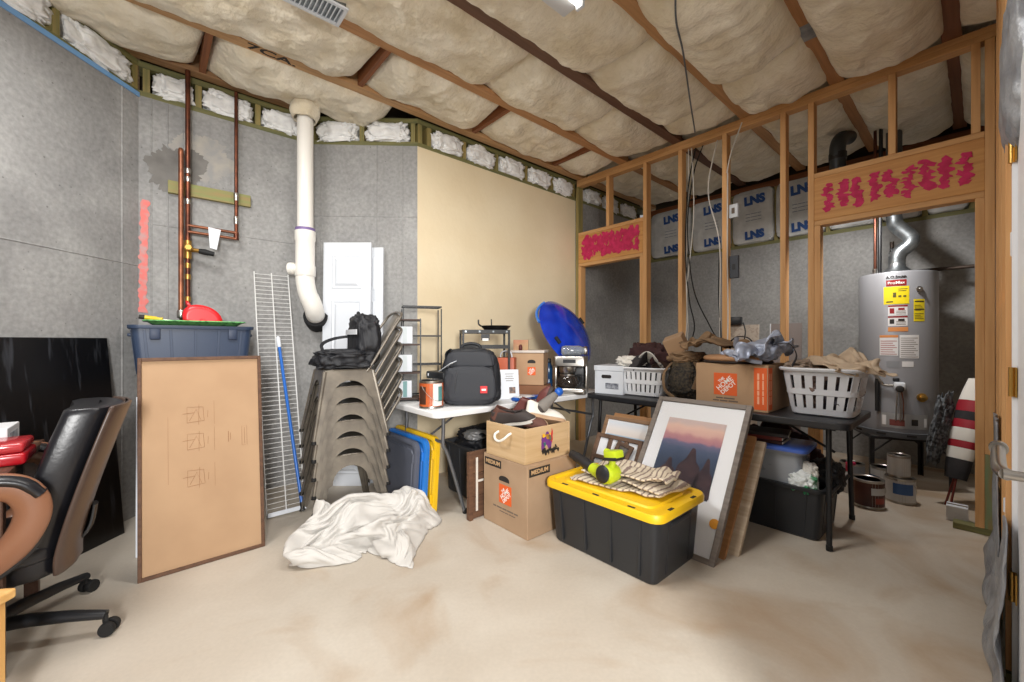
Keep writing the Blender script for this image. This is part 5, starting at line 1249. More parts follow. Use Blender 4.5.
for c, d in (((-.055, 0, 0), (.03, .2, .02)), ((.055, 0, 0), (.03, .2, .02)), ((0, .085, 0), (.08, .03, .02)), ((0, -.085, 0), (.08, .03, .02))): mb.box(c, d, M=Mi, bev=.004)
ov = add('carved_plaque', mb, M_carv, t)
mb = MB(); mb.box((0, 0, -.004), (.082, .142, .006), M=Mi); add('plaque_picture', mb, mat('dark_grey_photo', (120, 116, 110), .4, col2=(54, 50, 48), nscale=30), ov)
# ================================================================= right side: black table, heater, wires
def basket(label, loc, rz, w_, d_, h, m, taper=.8, nx=5, ny=3, rows=2):
    t = T('laundry_basket', label, 'basket', loc, rz)
    def q(u_, z, off=0):
        k = taper+(1-taper)*z/h; return (w_*k/2+off, d_*k/2+off)
    mb = MB(); loftrr(mb, [(w_*taper-.03, d_*taper-.03, .05, 0), (w_*taper, d_*taper, .06, .01), (w_*taper+.01, d_*taper+.01, .06, h*.16), (w_*taper+.004, d_*taper+.004, .06, h*.16), (w_*taper-.01, d_*taper-.01, .06, .014)], None, True, True); add('bottom_pan', mb, m, t, 40)
    mb = MB(); loftrr(mb, [(w_-.012, d_-.012, .08, h*.84), (w_-.004, d_-.004, .08, h*.92), (w_+.03, d_+.03, .09, h*.93), (w_+.04, d_+.04, .09, h*.97), (w_+.03, d_+.03, .09, h), (w_-.01, d_-.01, .08, h), (w_-.02, d_-.02, .08, h*.84)], None, False, False)
    b = mb.bm; mb.bm.faces.ensure_lookup_table(); add('rim', mb, m, t, 40)
    def ringpts(z):
        k = (taper+(1-taper)*z/h); return rrect(w_*k, d_*k, .07, 8)
    z0, z1 = h*.14, h*.86
    for k in range(1, rows):
        z = z0+(z1-z0)*k/rows; kk = taper+(1-taper)*z/h
        mb = MB(); loftrr(mb, [(w_*kk, d_*kk, .07, z-.018), (w_*kk+.004, d_*kk+.004, .07, z-.016), (w_*kk+.006, d_*kk+.006, .07, z+.016), (w_*kk, d_*kk, .07, z+.018), (w_*kk-.006, d_*kk-.006, .07, z+.018), (w_*kk-.006, d_*kk-.006, .07, z-.018)], None, False, False); add('band', mb, m, t, 40)
    mb = MB(); n_ = 2*(nx+ny)+8; P0_, P1_ = rrect(w_*(taper+(1-taper)*z0/h), d_*(taper+(1-taper)*z0/h), .06, 8), rrect(w_*(taper+(1-taper)*z1/h), d_*(taper+(1-taper)*z1/h), .06, 8)
    def samp(P, s):
        L_ = [0]
        for a, b_ in zip(P, P[1:]+P[:1]): L_.append(L_[-1]+math.hypot(b_[0]-a[0], b_[1]-a[1]))
        s = (s % 1)*L_[-1]
        for i in range(len(P)):
            if L_[i+1] >= s:
                f = (s-L_[i])/(L_[i+1]-L_[i]+1e-9); a, b_ = P[i], P[(i+1) % len(P)]; return V((a[0]+(b_[0]-a[0])*f, a[1]+(b_[1]-a[1])*f, 0))
        return V((P[0][0], P[0][1], 0))
    for k in range(n_):
        s = k/n_; e = .34/n_
        a0, a1, b0, b1 = samp(P0_, s-e), samp(P0_, s+e), samp(P1_, s-e), samp(P1_, s+e)
        for v_ in (a0, a1): v_.z = z0
        for v_ in (b0, b1): v_.z = z1
        nrm = V((a0.x+a1.x, a0.y+a1.y, 0)).normalized()*.005
        mb.hexa([a0, a1, a1-nrm, a0-nrm], [b0, b1, b1-nrm, b0-nrm])
    add('slatted_side', mb, m, t, 30)
    return t
def garment(mb, c, d, seed, amp=.35, freq=2.6, p=.75, rot=None): return sblob(mb, c, d, p, amp, freq, seed, 5, rot=rot)
M_bask = mat('white_basket_plastic', (232, 233, 236), .4)
M_baskg = mat('pale_grey_basket_plastic', (206, 208, 213), .4)
# white storage box with holes
t = T('file_box', 'white cardboard file box between the coffee maker and the small white basket', 'box', CR(-2.15, 3.12, ZT_), RA+R(12))
mb = MB(); mb.box((0, 0, .105), (.26, .30, .21), bev=.003); add('body', mb, M_white, t)
mb = MB(); mb.box((0, 0, .222), (.272, .312, .045), bev=.004); add('lid', mb, M_white, t)
mb = MB(); mb.box((.03, -.1512, .07), (.12, .001, .05)); add('printed_label', mb, mat('label_grey', (84, 88, 100), .6, col2=(180, 184, 192), nscale=30), t)
mb = MB(); mb.prism(rrect(.09, .03, .012), .001, frameM((-.02, -.1515, .15), (1, 0, 0), (0, 0, 1))); add('hand_hole', mb, M_ink, t)
# small white basket with shoes and caps
basket('small white slotted basket heaped with dark caps, left of the camouflage bag', CR(-1.87, 3.17, ZT_), RA+R(4), .40, .30, .24, M_bask, .85, 6, 4, 2)
def heap(name, label, cat, loc, rz, pieces, group=None):
    t = T(name, label, cat, loc, rz, group)
    return t
M_dk = mat('black_cloth', (34, 33, 36), .85, col2=(52, 48, 50), nscale=6); M_mr = mat('dark_maroon_cloth', (66, 40, 40), .85); M_khk = mat('khaki_cloth', (146, 118, 88), .9, col2=(118, 94, 70), nscale=7, bump=.2, bscale=90)
M_cam = mat('camouflage_cloth', (92, 80, 62), .85, col2=(52, 46, 40), nscale=12, lo=.45, hi=.55, bump=.3, bscale=40); M_silv = mat('silver_blue_cloth', (172, 180, 198), .38, .25, col2=(140, 148, 168), nscale=5)
M_wcl = mat('white_cloth', (222, 218, 210), .85); M_bei = mat('beige_cloth', (200, 180, 156), .9, col2=(184, 162, 138), nscale=5)
def CB(c, r, z): return CR(c, r, ZT_+z)
def soft(name, label, cat, loc, rz, d, seed, m, amp=.4, freq=2.8, p=.75, rot=(0, 0, 0), extra=None):
    t = T(name, label, cat, loc, rz); mb = MB(); garment(mb, (0, 0, d[2]/2), d, seed, amp, freq, p, rot); add('cloth', mb, m, t, 180)
    return t
soft('clothing_bundle', 'black cloth bundle filling the small white basket', 'clothing', CB(-1.87, 3.17, .03), RA, (.32, .24, .22), 2, M_dk)
soft('jacket', 'dark maroon jacket behind the small white basket, at the stud', 'clothing', CB(-1.97, 3.40, .02), RA, (.42, .2, .40), 6, M_mr)
soft('towel', 'bunched white towel on the left end of the small white basket', 'towel', CB(-1.97, 3.10, .235), RA+.3, (.22, .14, .09), 9, M_wcl, .5, 3.2)
def cap(label, loc, rot, m, mbrim):
    t = T('cap', label, 'cap', loc, 0); t.rotation_euler = rot
    mb = MB(); mb.lathe([(.09, 0), (.092, .03), (.085, .07), (.06, .1), (.02, .115), (.002, .117)], 22); add('crown', mb, m, t, 60)
    mb = MB(); mb.grid(lambda i, j: V((.06+.1*j*math.sin(PI*(.15+.7*i))+.02, (i-.5)*.17, .006-.02*j*0-.03*(2*i-1)**2)), 14, 5); add('brim', mb, mbrim, t, 60, solid=.004)
    mb = MB(); mb.lathe([(.006, .116), (.008, .119), (.004, .123)], 10); add('button', mb, mbrim, t, 60)
cap('dark cap standing up in the small white basket, middle', CB(-1.87, 3.1, .23), (.3, -.9, RA-.6), M_dk, M_dk)
cap('mottled white and black cap in the small white basket', CB(-1.80, 3.15, .24), (-.2, -.8, RA-1.4), mat('mottled_white', (214, 208, 196), .8, col2=(90, 92, 96), nscale=30, lo=.5, hi=.6), M_wcl)
cap('brown cap at the right end of the small white basket', CB(-1.73, 3.16, .21), (.2, -1.1, RA-1.2), mat('brown_leather', (74, 52, 42), .6), M_mr)
t = T('carton', 'small tilted brown carton above the camouflage bag', 'box', CB(-1.58, 3.16, .385), 0); t.rotation_euler = (.35, -.35, RA+.2)
mb = MB(); mb.box((0, 0, .06), (.15, .12, .12), bev=.003); add('body', mb, M_card2, t)
mb = MB(); mb.box((0, -.03, .1215), (.146, .055, .002)); mb.box((0, .03, .1215), (.146, .055, .002)); add('flap', mb, M_card, t)
t = T('camouflage_bag', 'brown camouflage rucksack with net pocket between basket and printed carton', 'bag', CB(-1.505, 3.2, 0), RA)
mb = MB(); garment(mb, (0, 0, .17), (.26, .26, .34), 4, .22, 2.4, .6); mb.floorclip(.0); add('body', mb, M_cam, t, 180)
mb = MB(); garment(mb, (-.0, -.1, .15), (.2, .12, .22), 7, .25, 2.4, .6); add('net_pocket', mb, mat('dark_net', (70, 60, 46), .8, col2=(30, 28, 26), nscale=60, lo=.4, hi=.6), t, 180)
mb = MB(); mb.tube(smoothpath([(-.1, -.09, .3), (-.14, -.16, .2), (-.12, -.18, .08), (-.05, -.17, .02)]), .01, 6, flat=(.4, 1.8)); mb.tube(smoothpath([(.08, -.1, .3), (.13, -.15, .22), (.1, -.17, .1)]), .01, 6, flat=(.4, 1.8)); add('strap', mb, M_khk, t, 60)
mb = MB(); garment(mb, (-.02, -.02, .33), (.26, .22, .09), 12, .4, 2.6, .7); add('top_flap', mb, M_khk, t, 180)
# printed carton on the black table
hb = T('carton', 'large moving carton with orange printed square on the black table', 'box', CB(-1.115, 3.16, 0), RA)
w_, d_, h_ = .46, .44, .30
mb = MB(); mb.box((0, 0, h_/2), (w_, d_, h_), bev=.004); add('body', mb, M_card2, hb)
for s in (-1, 1): mb = MB(); mb.box((0, s*d_/4, h_+.0016), (w_-.004, d_/2-.003, .003)); add('flap', mb, M_card2, hb)
My, Mx_ = faceM(w_, d_, h_, 'y'), faceM(w_, d_, h_, 'x')
logo(hb, My @ Matrix.Translation((-.03, .165, 0)), .15)
for s, M_ in ((.185, My), (-.185, Mx_)):
    mb = MB(); mb.box((s, .15, 0), (.075, .27, .0012), M=M_); sd_ = add('side_band', mb, M_orange, hb)
    for dx_, hh_ in ((-.012, .012), (.016, .008)): wordbars('fine_print', sd_, M_ @ Matrix.Translation((s+dx_, .15, .0008)) @ Matrix.Rotation(PI/2, 4, 'Z'), [.05, .03, .06, .04], 0, hh_, mat('pale_orange_ink', (240, 176, 140), .7))
wordbars('fine_print', hb, My @ Matrix.Translation((-.03, .070, 0)), [.045, .07], 0, .009, M_grayink); wordbars('fine_print', hb, My @ Matrix.Translation((-.03, .052, 0)), [.04, .05, .06], 0, .009, M_grayink)
t = T('seat_cushion', 'round tan seat cushion with dark underside on the large printed carton', 'cushion', CB(-1.140, 3.14, .303), RA)
mb = MB(); mb.lathe([(.18, .0), (.215, .004), (.222, .012), (.215, .018)], 36); add('base', mb, M_sdk, t, 60)
mb = MB(); mb.lathe([(.21, .018), (.222, .03), (.218, .045), (.19, .056), (.08, .062), (.005, .063)], 36); add('pad', mb, mat('tan_cushion', (170, 128, 92), .7), t, 60)
t = T('jacket', 'khaki jacket spread over the tan cushion, towards the camouflage bag', 'clothing', CB(-1.300, 3.22, .364), RA+.15)
clothobj('cloth', centred(me_b.copy(), 1.15, .75), M_khk, (0, 0, 0), 3.6, .006, 1, t)
t = T('strap_loop', 'dark webbing strap looped over the khaki jacket', 'strap', CB(-1.160, 3.25, .40), RA)
mb = MB(); mb.tube(smoothpath([(-.07, 0, 0), (-.07, .0, .05), (-.02, .0, .09), (.05, .01, .08), (.09, 0, .03), (.1, 0, -.01)]), .009, 6, flat=(.5, 1.8)); add('webbing', mb, M_dk, t, 60)
t = T('duffel_bag', 'crumpled silver blue bag on the right end of the large printed carton', 'bag', CB(-0.960, 3.08, .32), RA+.1)
mb = MB(); garment(mb, (0, 0, .07), (.2, .18, .13), 21, .3, 1.5, .85); add('filling', mb, M_silv, t, 180)
clothobj('body', centred(me_b.copy(), .95, .95), M_silv, (0, 0, -.002), .6, .004, 1, t)
mb = MB(); mb.tube(smoothpath([(-.15, -.03, .16), (-.13, -.12, .10), (-.06, -.16, .02), (.03, -.16, -.0)]), .011, 8, flat=(.6, 1.4)); add('piping', mb, mat('grey_piping', (110, 112, 122), .6), t, 60)
mb = MB(); mb.tube(smoothpath([(.1, -.1, .12), (.17, -.12, .12), (.2, -.08, .05), (.17, -.04, -.02)]), .006, 6, flat=(.5, 1.6)); add('strap', mb, M_dk, t, 60)
# laundry basket
basket('large pale laundry basket with beige cloths on the end of the black table', CB(-0.645, 3.22, 0), RA+R(2), .40, .44, .295, M_baskg, .78, 5, 4, 2)
soft('clothing_bundle', 'grey and dark clothes showing through the slots of the large laundry basket', 'clothing', CB(-0.645, 3.22, .02), RA, (.29, .34, .24), 31, mat('mixed_cloth', (120, 100, 92), .85, col2=(60, 56, 66), nscale=6, lo=.45, hi=.55))
t = T('towel', 'beige towel draped over the right end of the large laundry basket', 'towel', CB(-0.555, 3.20, .25), RA+.3)
clothobj('cloth', centred(me_b.copy(), .88, .75), M_bei, (0, 0, 0), 1.9, .006, 1, t)
soft('towel', 'brown grey cloth at the left end of the large laundry basket', 'towel', CB(-0.740, 3.22, .235), RA-.2, (.18, .36, .10), 39, mat('taupe_cloth', (150, 132, 116), .9), .35, 2.4)
t = T('carton', 'flat tan carton flap sticking up behind the beige towel', 'box', CB(-0.660, 3.36, .24), RA); mb = MB(); mb.panel((-.14, 0, 0), (.12, 0, 0), (.12, .05, .09), (-.14, .05, .10), .02); add('flap', mb, M_card, t)
# black tote below
bt2 = T('storage_tote', 'open black tote on the floor under the black table', 'tote', CR(-.94, 3.20, 0), RA)
mb = tote_body(.70, .50, .315, .88); ribs(mb, .70, .50, .315, .88, .02, 4, 3); add('body', mb, M_tote, bt2, 35)
for s in (-1, 1): mb = MB(); mb.box((s*.335, 0, .25), (.03, .15, .025), bev=.008); add('handle', mb, M_tote, bt2, 40)
cb = T('storage_bin', 'clear bin with blue lid resting in the open black tote', 'bin', CR(-.91, 3.13, .275), RA+R(3))
mb = tote_body(.40, .32, .24, .9); add('body', mb, mat('clear_plastic', (196, 202, 210), .2, trans=.5), cb, 35)
mb = MB(); loftrr(mb, [(.41, .33, .04, .235), (.43, .35, .045, .238), (.43, .35, .045, .255), (.40, .32, .04, .262)], None, True, True); add('lid', mb, mat('blue_bin_lid', (72, 104, 190), .35), cb, 35)
mb = MB(); garment(mb, (0, 0, .12), (.33, .26, .18), 3, .3); add('contents', mb, mat('grey_contents', (120, 124, 130), .7), cb, 180)
for k, (colr, dx, nm) in enumerate((((60, 26, 24), 0, 'bottom'), ((120, 44, 34), -.01, 'middle'), ((46, 34, 32), .015, 'top'))):
    t = T('book', '%s of the flat dark red books stacked on the blue bin lid' % nm, 'book', CR(-.97+dx, 3.11, .5385+.022*k), RA+R(3+4*k), 'books on the blue bin')
    mb = MB(); mb.box((0, 0, .0105), (.27, .21, .021), bev=.001); add('cover', mb, mat('book_%d' % k, colr, .5), t)
    mb = MB(); mb.box((.004, 0, .0105), (.27, .203, .014)); add('pages', mb, mat('pages', (206, 196, 178), .8), t)
t = T('gift_bag', 'crumpled green and white plastic bag in the front of the black tote', 'bag', CR(-.72, 3.03, .25), RA)
mb = MB(); garment(mb, (0, 0, .07), (.14, .12, .14), 5, .4, 2.6, .8); add('bag', mb, mat('green_white_print', (226, 230, 228), .4, col2=(50, 150, 96), nscale=9, lo=.48, hi=.54), t, 180)
mb = MB(); garment(mb, (.02, .03, .13), (.09, .07, .13), 8, .4, 2.6, .8); add('tissue', mb, M_wcl, t, 180)
soft('garbage_bag', 'black bag slumped over the right end of the open black tote', 'bag', CR(-.66, 3.30, .22), RA, (.18, .26, .2), 11, M_nyl, .35)
soft('blanket', 'brown blanket bundle under the black table behind the open tote', 'blanket', CR(-1.0, 3.52, .0), RA, (.5, .2, .56), 14, M_mr, .3)
# paint cans behind the table
M_wcan = mat('white_can', (214, 216, 218), .4, col2=(196, 200, 204), nscale=8); M_brn = mat('brown_can_label', (88, 46, 36), .45, col2=(70, 36, 30), nscale=7)
M_cblue = mat('can_blue', (60, 100, 160), .45)
paint_can('brown stain can with drips, tilted, beside the black table leg', FL(868, 505)+V((0, 0, .0)), R(-60), .094, .20, M_steel, M_brn, [(R(-60), R(10), .1, .15, M_wcan), (R(-45), R(0), .04, .08, mat('can_red', (150, 60, 50), .5))], tilt=(0, .0))
pa = FL(900, 501)
paint_can('wide white paint can on the floor under the water heater stand', pa, R(-80), .088, .185, M_steel, M_wcan, [(R(-80), R(0), .07, .15, M_cblue)])
paint_can('smaller white paint can on top of the wide white paint can', pa+V((-.01, .0, .186)), R(-60), .066, .165, M_steel, M_wcan)
paint_can('white paint can half hidden behind the brown stain can', FL(884, 490), R(-90), .084, .19, M_steel, M_wcan, [(R(-130), R(-60), .04, .12, M_cblue)])
paint_can('grey paint can between the black table leg and the brown can', FL(852, 486), R(-90), .084, .20, M_steel, mat('grey_can', (150, 158, 168), .4), [(R(-120), R(-50), .05, .14, M_cblue)])
t = T('spray_bottle', 'pink and white spray bottle beside the grey paint can', 'bottle', FL(848, 492), 0)
mb = MB(); mb.lathe([(.03, 0), (.034, .01), (.034, .13), (.014, .17)], 18); add('body', mb, M_wcan, t, 50)
mb = MB(); mb.lathe([(.016, .168), (.018, .175), (.018, .21), (.012, .215)], 14); mb.box((.02, 0, .225), (.07, .022, .028), bev=.006); add('trigger', mb, mat('pink_plastic', (206, 60, 100), .4), t, 40)
# ----------------------------------------------------------------- water heater
hc = CR(-.475, 4.86, 0)
hs = T('heater_stand', 'black angle iron stand under the grey water heater', 'stand', hc, R(-22))
for x in (-1, 1):
    for y in (-1, 1):
        mb = MB(); mb.box((x*.25, y*.23, .20), (.03, .006, .40)); mb.box((x*.262, y*.218, .20), (.006, .03, .40)); add('leg', mb, M_black, hs)
for y in (-1, 1): mb = MB(); mb.box((0, y*.23, .395), (.53, .02, .02)); add('rail', mb, M_black, hs)
for x in (-1, 1): mb = MB(); mb.box((x*.25, 0, .395), (.02, .44, .02)); add('rail', mb, M_black, hs)
for x in (-1, 1):
    for y in (-1, 1): mb = MB(); mb.tube([(x*.25, y*.23, .27), (x*.12, y*.23, .39)], .007, 6); add('brace', mb, M_black, hs)
pn = T('drain_pan', 'shallow grey drain pan between the heater and its stand', 'pan', hc+V((0, 0, .406)), R(-44))
mb = MB(); mb.lathe([(.28, 0), (.29, .004), (.295, .045), (.3, .047), (.292, .05), (.286, .01), (.02, .006)], 40); add('pan', mb, M_grey, pn, 40)
for k in range(10): a = 2*PI*k/10; mb = MB(); mb.box((.2965*math.cos(a), .2965*math.sin(a), .026), (.004, .06, .016), (0, 0, a)); add('slot', mb, M_ink, pn)
wh = T('water_heater', 'tall grey gas water heater with yellow and white labels', 'water heater', hc+V((0, 0, .414)), R(-44))
# local -y faces the camera
M_heat = mat('heater_grey', (146, 146, 150), .42, .2)
RH, HH = .254, 1.365
mb = MB(); mb.lathe([(.24, 0), (RH, .004), (RH, HH-.02), (RH-.006, HH-.006), (RH-.03, HH), (.02, HH+.004)], 64); add('tank', mb, M_heat, wh, 40)
mb = MB(); mb.lathe([(RH+.002, .0), (RH+.003, .006), (RH+.003, .03), (RH+.002, .034)], 64); add('bottom_band', mb, mat('heater_dark', (120, 120, 122), .4), wh, 40)
def wrap(name, u0, u1, z0, z1, m, off=.0012, par=wh):
    mb = MB(); mb.grid(lambda i, j: V((math.sin((u0+(u1-u0)*i)/RH)*(RH+off), -math.cos((u0+(u1-u0)*i)/RH)*(RH+off), z0+(z1-z0)*j)), 16, 1); return add(name, mb, m, par, 60)
def hw(par, txt, u_, z, sz, m, bold=.0, sx=1, off=.003):
    a = u_/RH; mb = MB(); M = frameM((math.sin(a)*(RH+off), -math.cos(a)*(RH+off), z), (math.cos(a), math.sin(a), 0), (0, 0, 1)); words(mb, txt, sz, M, bold, wrap=RH+off, sx=sx); add('label_lettering', mb, m, par)
M_ylab = mat('yellow_label', (236, 212, 30), .45); M_wlab = mat('white_label', (226, 224, 224), .45); M_rlab = mat('dark_red_label', (146, 30, 34), .45); M_olab = mat('orange_label', (214, 140, 80), .5)
hw(wh, 'A.O.Smith', .0, HH-.052, .030, M_ink, .0006, 1.0)
l = wrap('brand_label', -.062, .062, HH-.125, HH-.075, M_rlab); hw(l, 'ProMax', 0, HH-.10, .032, M_whiteink, .0004, 1.05)
l = wrap('energy_label', -.078, .078, HH-.275, HH-.13, M_ylab); wrap('text_line', .012, .068, HH-.155, HH-.15, mat('label_ink', (90, 84, 40), .5), .002, l); wrap('text_line', .012, .06, HH-.17, HH-.165, MATS['label_ink'], .002, l)
mb = MB(); wrap('energy_graph', -.02, .0, HH-.22, HH-.18, mat('label_ink', (90, 84, 40), .5), .002, l); wrap('text_line', .012, .03, HH-.22, HH-.205, MATS['label_ink'], .002, l); wrap('text_line', .042, .06, HH-.22, HH-.205, MATS['label_ink'], .002, l); wrap('text_line', -.06, -.02, HH-.26, HH-.25, M_ink, .002, l)
for k, (z0, z1) in enumerate(((HH-.37, HH-.285), (HH-.455, HH-.375))):
    l = wrap('warning_label', -.05, .068, z0, z1, M_wlab); wrap('warning_band', -.05, .068, z1-.012, z1, M_rlab, .002, l)
    wrap('warning_mark', -.04, -.012, z0+.018, z1-.024, M_rlab if k == 0 else M_ink, .002, l); wrap('warning_mark', .012, .05, z1-.04, z1-.022, M_ink if k else M_rlab, .002, l)
    for j in range(3): wrap('text_line', .0, .058, z0+.01+.012*j, z0+.014+.012*j, M_grayink, .002, l)
wrap('orange_strip', -.05, .072, HH-.50, HH-.465, M_olab)
l = wrap('side_label', .105, .18, HH-.42, HH-.24, M_ylab); wrap('text_rule', .112, .174, HH-.264, HH-.254, M_ink, .002, l); wrap('text_rule', .108, .177, HH-.328, HH-.322, M_ink, .002, l)
for k in range(9):
    if k != 4: wrap('text_line', .112, .172-(k % 3)*.01, HH-.40+.0135*k, HH-.396+.0135*k, mat('label_ink', (90, 84, 40), .5), .002, l)
l = wrap('rating_label', -.105, .012, HH-.70, HH-.53, M_wlab); wrap('label_band', -.105, .012, HH-.55, HH-.53, M_olab, .002, l)
for k in range(7): wrap('text_line', -.098, .004-(k % 3)*.012, HH-.69+.018*k, HH-.685+.018*k, mat('red_ink', (170, 90, 90), .6), .002, l)
l = wrap('instruction_label', .02, .14, HH-.72, HH-.53, M_wlab)
for k in range(10): wrap('text_line', .027, .132-(k % 3)*.012, HH-.71+.017*k, HH-.706+.017*k, M_grayink, .002, l)
wrap('small_label', .035, .105, HH-.79, HH-.745, M_wlab); wrap('grey_plate', -.06, .02, HH-.80, HH-.745, mat('plate_grey', (140, 142, 146), .4), .0015)
def onH(a, z, off=0): return V((math.sin(a)*(RH+off), -math.cos(a)*(RH+off), z))
mb = MB(); mb.box((0, 0, 0), (.07, .06, .085), bev=.012, M=frameM(onH(.07, .42, .035), (math.cos(.07), math.sin(.07), 0), (0, 0, 1))); gv = add('gas_valve', mb, M_white, wh, 40)
mb = MB(); mb.lathe([(.026, 0), (.028, .004), (.026, .022), (.018, .026)], 20, frameM(onH(.07, .40, .065), (math.cos(.07), math.sin(.07), 0), (0, 0, 1))); add('dial', mb, M_ink, gv, 40)
mb = MB(); mb.box((0, 0, 0), (.04, .03, .03), bev=.006, M=frameM(onH(-.0, .47, .03), (1, 0, 0), (0, 0, 1))); add('switch_box', mb, M_blackp, gv, 40)
mb = MB(); mb.tube(smoothpath([onH(-.3, .42, .02), onH(-.4, .47, .03), onH(-.55, .55, .04), onH(-.75, .66, .05), onH(-1.0, .70, .06), onH(-1.15, .72, .05)]), .012, 10); mb.tube([onH(.0, .42, .03), onH(-.3, .42, .02)], .009, 8); add('gas_line', mb, M_steel, wh, 60)
mb = MB(); mb.tube([onH(-.42, .47, .03), onH(-.42, .20, .03)], .016, 10); add('drip_leg', mb, M_black, wh, 60)
for da in (-.02, .03, .06): mb = MB(); mb.tube(smoothpath([onH(.05+da, .38, .03), onH(.05+da*1.6, .3, .035), onH(.04+da*2, .2, .02), onH(.03+da*2, .13, .01)]), .004, 6); add('burner_tube', mb, M_copper if da > .04 else M_steel, wh, 60)
wrap('burner_door', -.09, .20, .07, .19, mat('door_grey', (172, 172, 172), .4, .5), .006); wrap('sight_window', -.04, .05, .09, .14, mat('burner_red', (120, 60, 54), .5), .008); wrap('door_sticker', .09, .13, .1, .15, M_ink, .008); wrap('door_sticker', .17, .19, .09, .16, M_wlab, .008); wrap('door_sticker', -.085, -.06, .09, .17, M_wlab, .008)
mb = MB(); mb.lathe([(.035, 0), (.036, .008), (.02, .012), (.018, .03), (.022, .034), (.01, .04)], 18, frameM(onH(.62, .33, 0), (math.cos(.62), math.sin(.62), 0), (0, 0, 1))); add('drain_valve', mb, M_brass, wh, 40)
mb = MB(); mb.lathe([(.022, 0), (.022, .01), (.012, .014), (.01, .03)], 14, frameM(onH(.55, HH-.16, 0), (math.cos(.55), math.sin(.55), 0), (0, 0, 1))); add('relief_port', mb, M_steel, wh, 40)
# flue and pipes above the heater
fz = .414+HH
fp = T('flue_pipe', 'galvanised flue pipe rising crooked from the top of the water heater', 'flue', hc+V((0, 0, fz)), R(-44))
mb = MB(); mb.lathe([(.11, .004), (.1, .02), (.06, .06), (.055, .1)], 28); add('draft_hood', mb, M_galv, fp, 50)
mb = MB(); P = smoothpath([(0, 0, .08), (0, 0, .13), (.02, 0, .19), (.08, .0, .25), (.085, .02, .31), (.03, .06, .39), (-.01, .09, .45), (-.02, .1, .52)], 5); mb.tube(P, .056, 24); add('elbow', mb, M_galv, fp, 60)
for k in (6, 12, 19, 26): mb = MB(); mb.tube([P[k]-(P[k+1]-P[k]).normalized()*.006, P[k]+(P[k+1]-P[k]).normalized()*.006], .059, 24); add('joint_ring', mb, M_galv, fp, 50)
mb = MB(); mb.tube([(-.02, .1, .5), (-.02, .1, 3.3-fz)], .054, 24); add('riser', mb, mat('dark_galv', (104, 108, 112), .45, .7), fp, 60)
t = T('gas_pipe', 'long horizontal iron gas pipe crossing behind the water heater top', 'pipe', CR(-.45, 5.28, 1.84), RA)
mb = MB(); mb.tube([(-.1, 0, 0), (.42, 0, .0)], .016, 12); add('pipe', mb, mat('iron_pipe', (78, 66, 58), .5, .5), t, 60)
mb = MB(); mb.tube([(-.1, 0, 0), (-.1, 0, .16), (-.1, 0, .3)], .015, 12); mb.tube([(-.1, 0, -.04), (-.1, 0, .06)], .024, 10); add('tee', mb, MATS['iron_pipe'], t, 60)
mb = MB(); mb.tube([(-.1, -.03, .19), (-.1, .03, .19)], .024, 10); mb.box((-.1, -.05, .2), (.02, .03, .07), bev=.005); add('shutoff', mb, M_blackp, t, 40)
t = T('copper_supply', 'pair of thin copper supply pipes rising from the heater top', 'pipes', hc+V((0, 0, fz+.005)), R(-44))
for k, (x, y, m_) in enumerate(((-.14, -.02, M_cop2), (-.11, -.06, M_black))): mb = MB(); mb.tube([(x, y, 0), (x+.01*k, y, 1.28)], .012 if k == 0 else .014, 10); add('supply_pipe', mb, m_, t, 60)
for k, (x, y) in enumerate(((-.14, -.02),)): mb = MB(); mb.lathe([(.018, 0), (.02, .004), (.02, .05), (.014, .055)], 12, Matrix.Translation((x, y, 0))); add('nipple', mb, M_steel, t, 40)
t = T('duct_pipe', 'dark grey vent pipe behind the header up by the ceiling', 'pipe', CR(-.84, 4.62, 2.42), 0)
mb = MB(); mb.tube(smoothpath([(0, 0, 0), (0, 0, .3), (0, 0, .52), (.08, .05, .62), (.2, .12, .66)]), .06, 20); add('pipe', mb, mat('dark_vent', (72, 76, 80), .4, .6), t, 60)
mb = MB(); mb.tube([(0, 0, .4), (0, 0, .46)], .066, 20); add('collar', mb, M_black, t, 50)
# folded chair in a striped cover leaning by the post
t = T('folding_chair', 'folded camp chair in red, white and black cloth leaning beside the green post', 'chair', FL(957, 506), R(12))
def sgm(z0, z1, m, w0=.11, w1=.11, name='cover_stripe'):
    def P(i, z): return V((.05-.02*z+.09*z*0+z*.12-.06, 0, z))
    mb = MB(); c0 = V((-.07+.27*z0, 0, z0)); c1 = V((-.07+.27*z1, 0, z1))
    mb.tube([c0, c0*.5+c1*.5, c1], [w0*.5, (w0+w1)*.26, w1*.5], 14, flat=(.7, 1.25)); add(name, mb, m, t, 50)
M_redc = mat('red_cover', (150, 24, 40), .6); 
sgm(.20, .34, M_dk, .10, .12); sgm(.341, .42, M_wcl, .12, .125); sgm(.421, .47, M_redc, .125, .125); sgm(.471, .56, M_wcl, .125, .125); sgm(.561, .62, M_redc, .125, .12); sgm(.621, .68, M_dk, .12, .12); sgm(.681, .76, M_redc, .12, .11); sgm(.761, .92, M_wcl, .11, .06)
mb = MB(); garment(mb, (.0, .10, .55), (.14, .06, .50), 17, .5, 2.2, .9, (0, .3, 0)); add('mesh_fabric', mb, mat('grey_net_cloth', (96, 100, 104), .7, col2=(40, 42, 46), nscale=40, lo=.45, hi=.55), t, 180)
for y in (-.03, .035): mb = MB(); mb.tube([(-.09+y, y, 0), (-.01+y*.4, y*.4, .22)], .007, 8); add('leg', mb, mat('rust_red_tube', (110, 44, 36), .4, .3), t, 60)
t = T('carton', 'small white carton on the floor behind the green stained post', 'box', CR(-.07, 4.0, 0), RA)
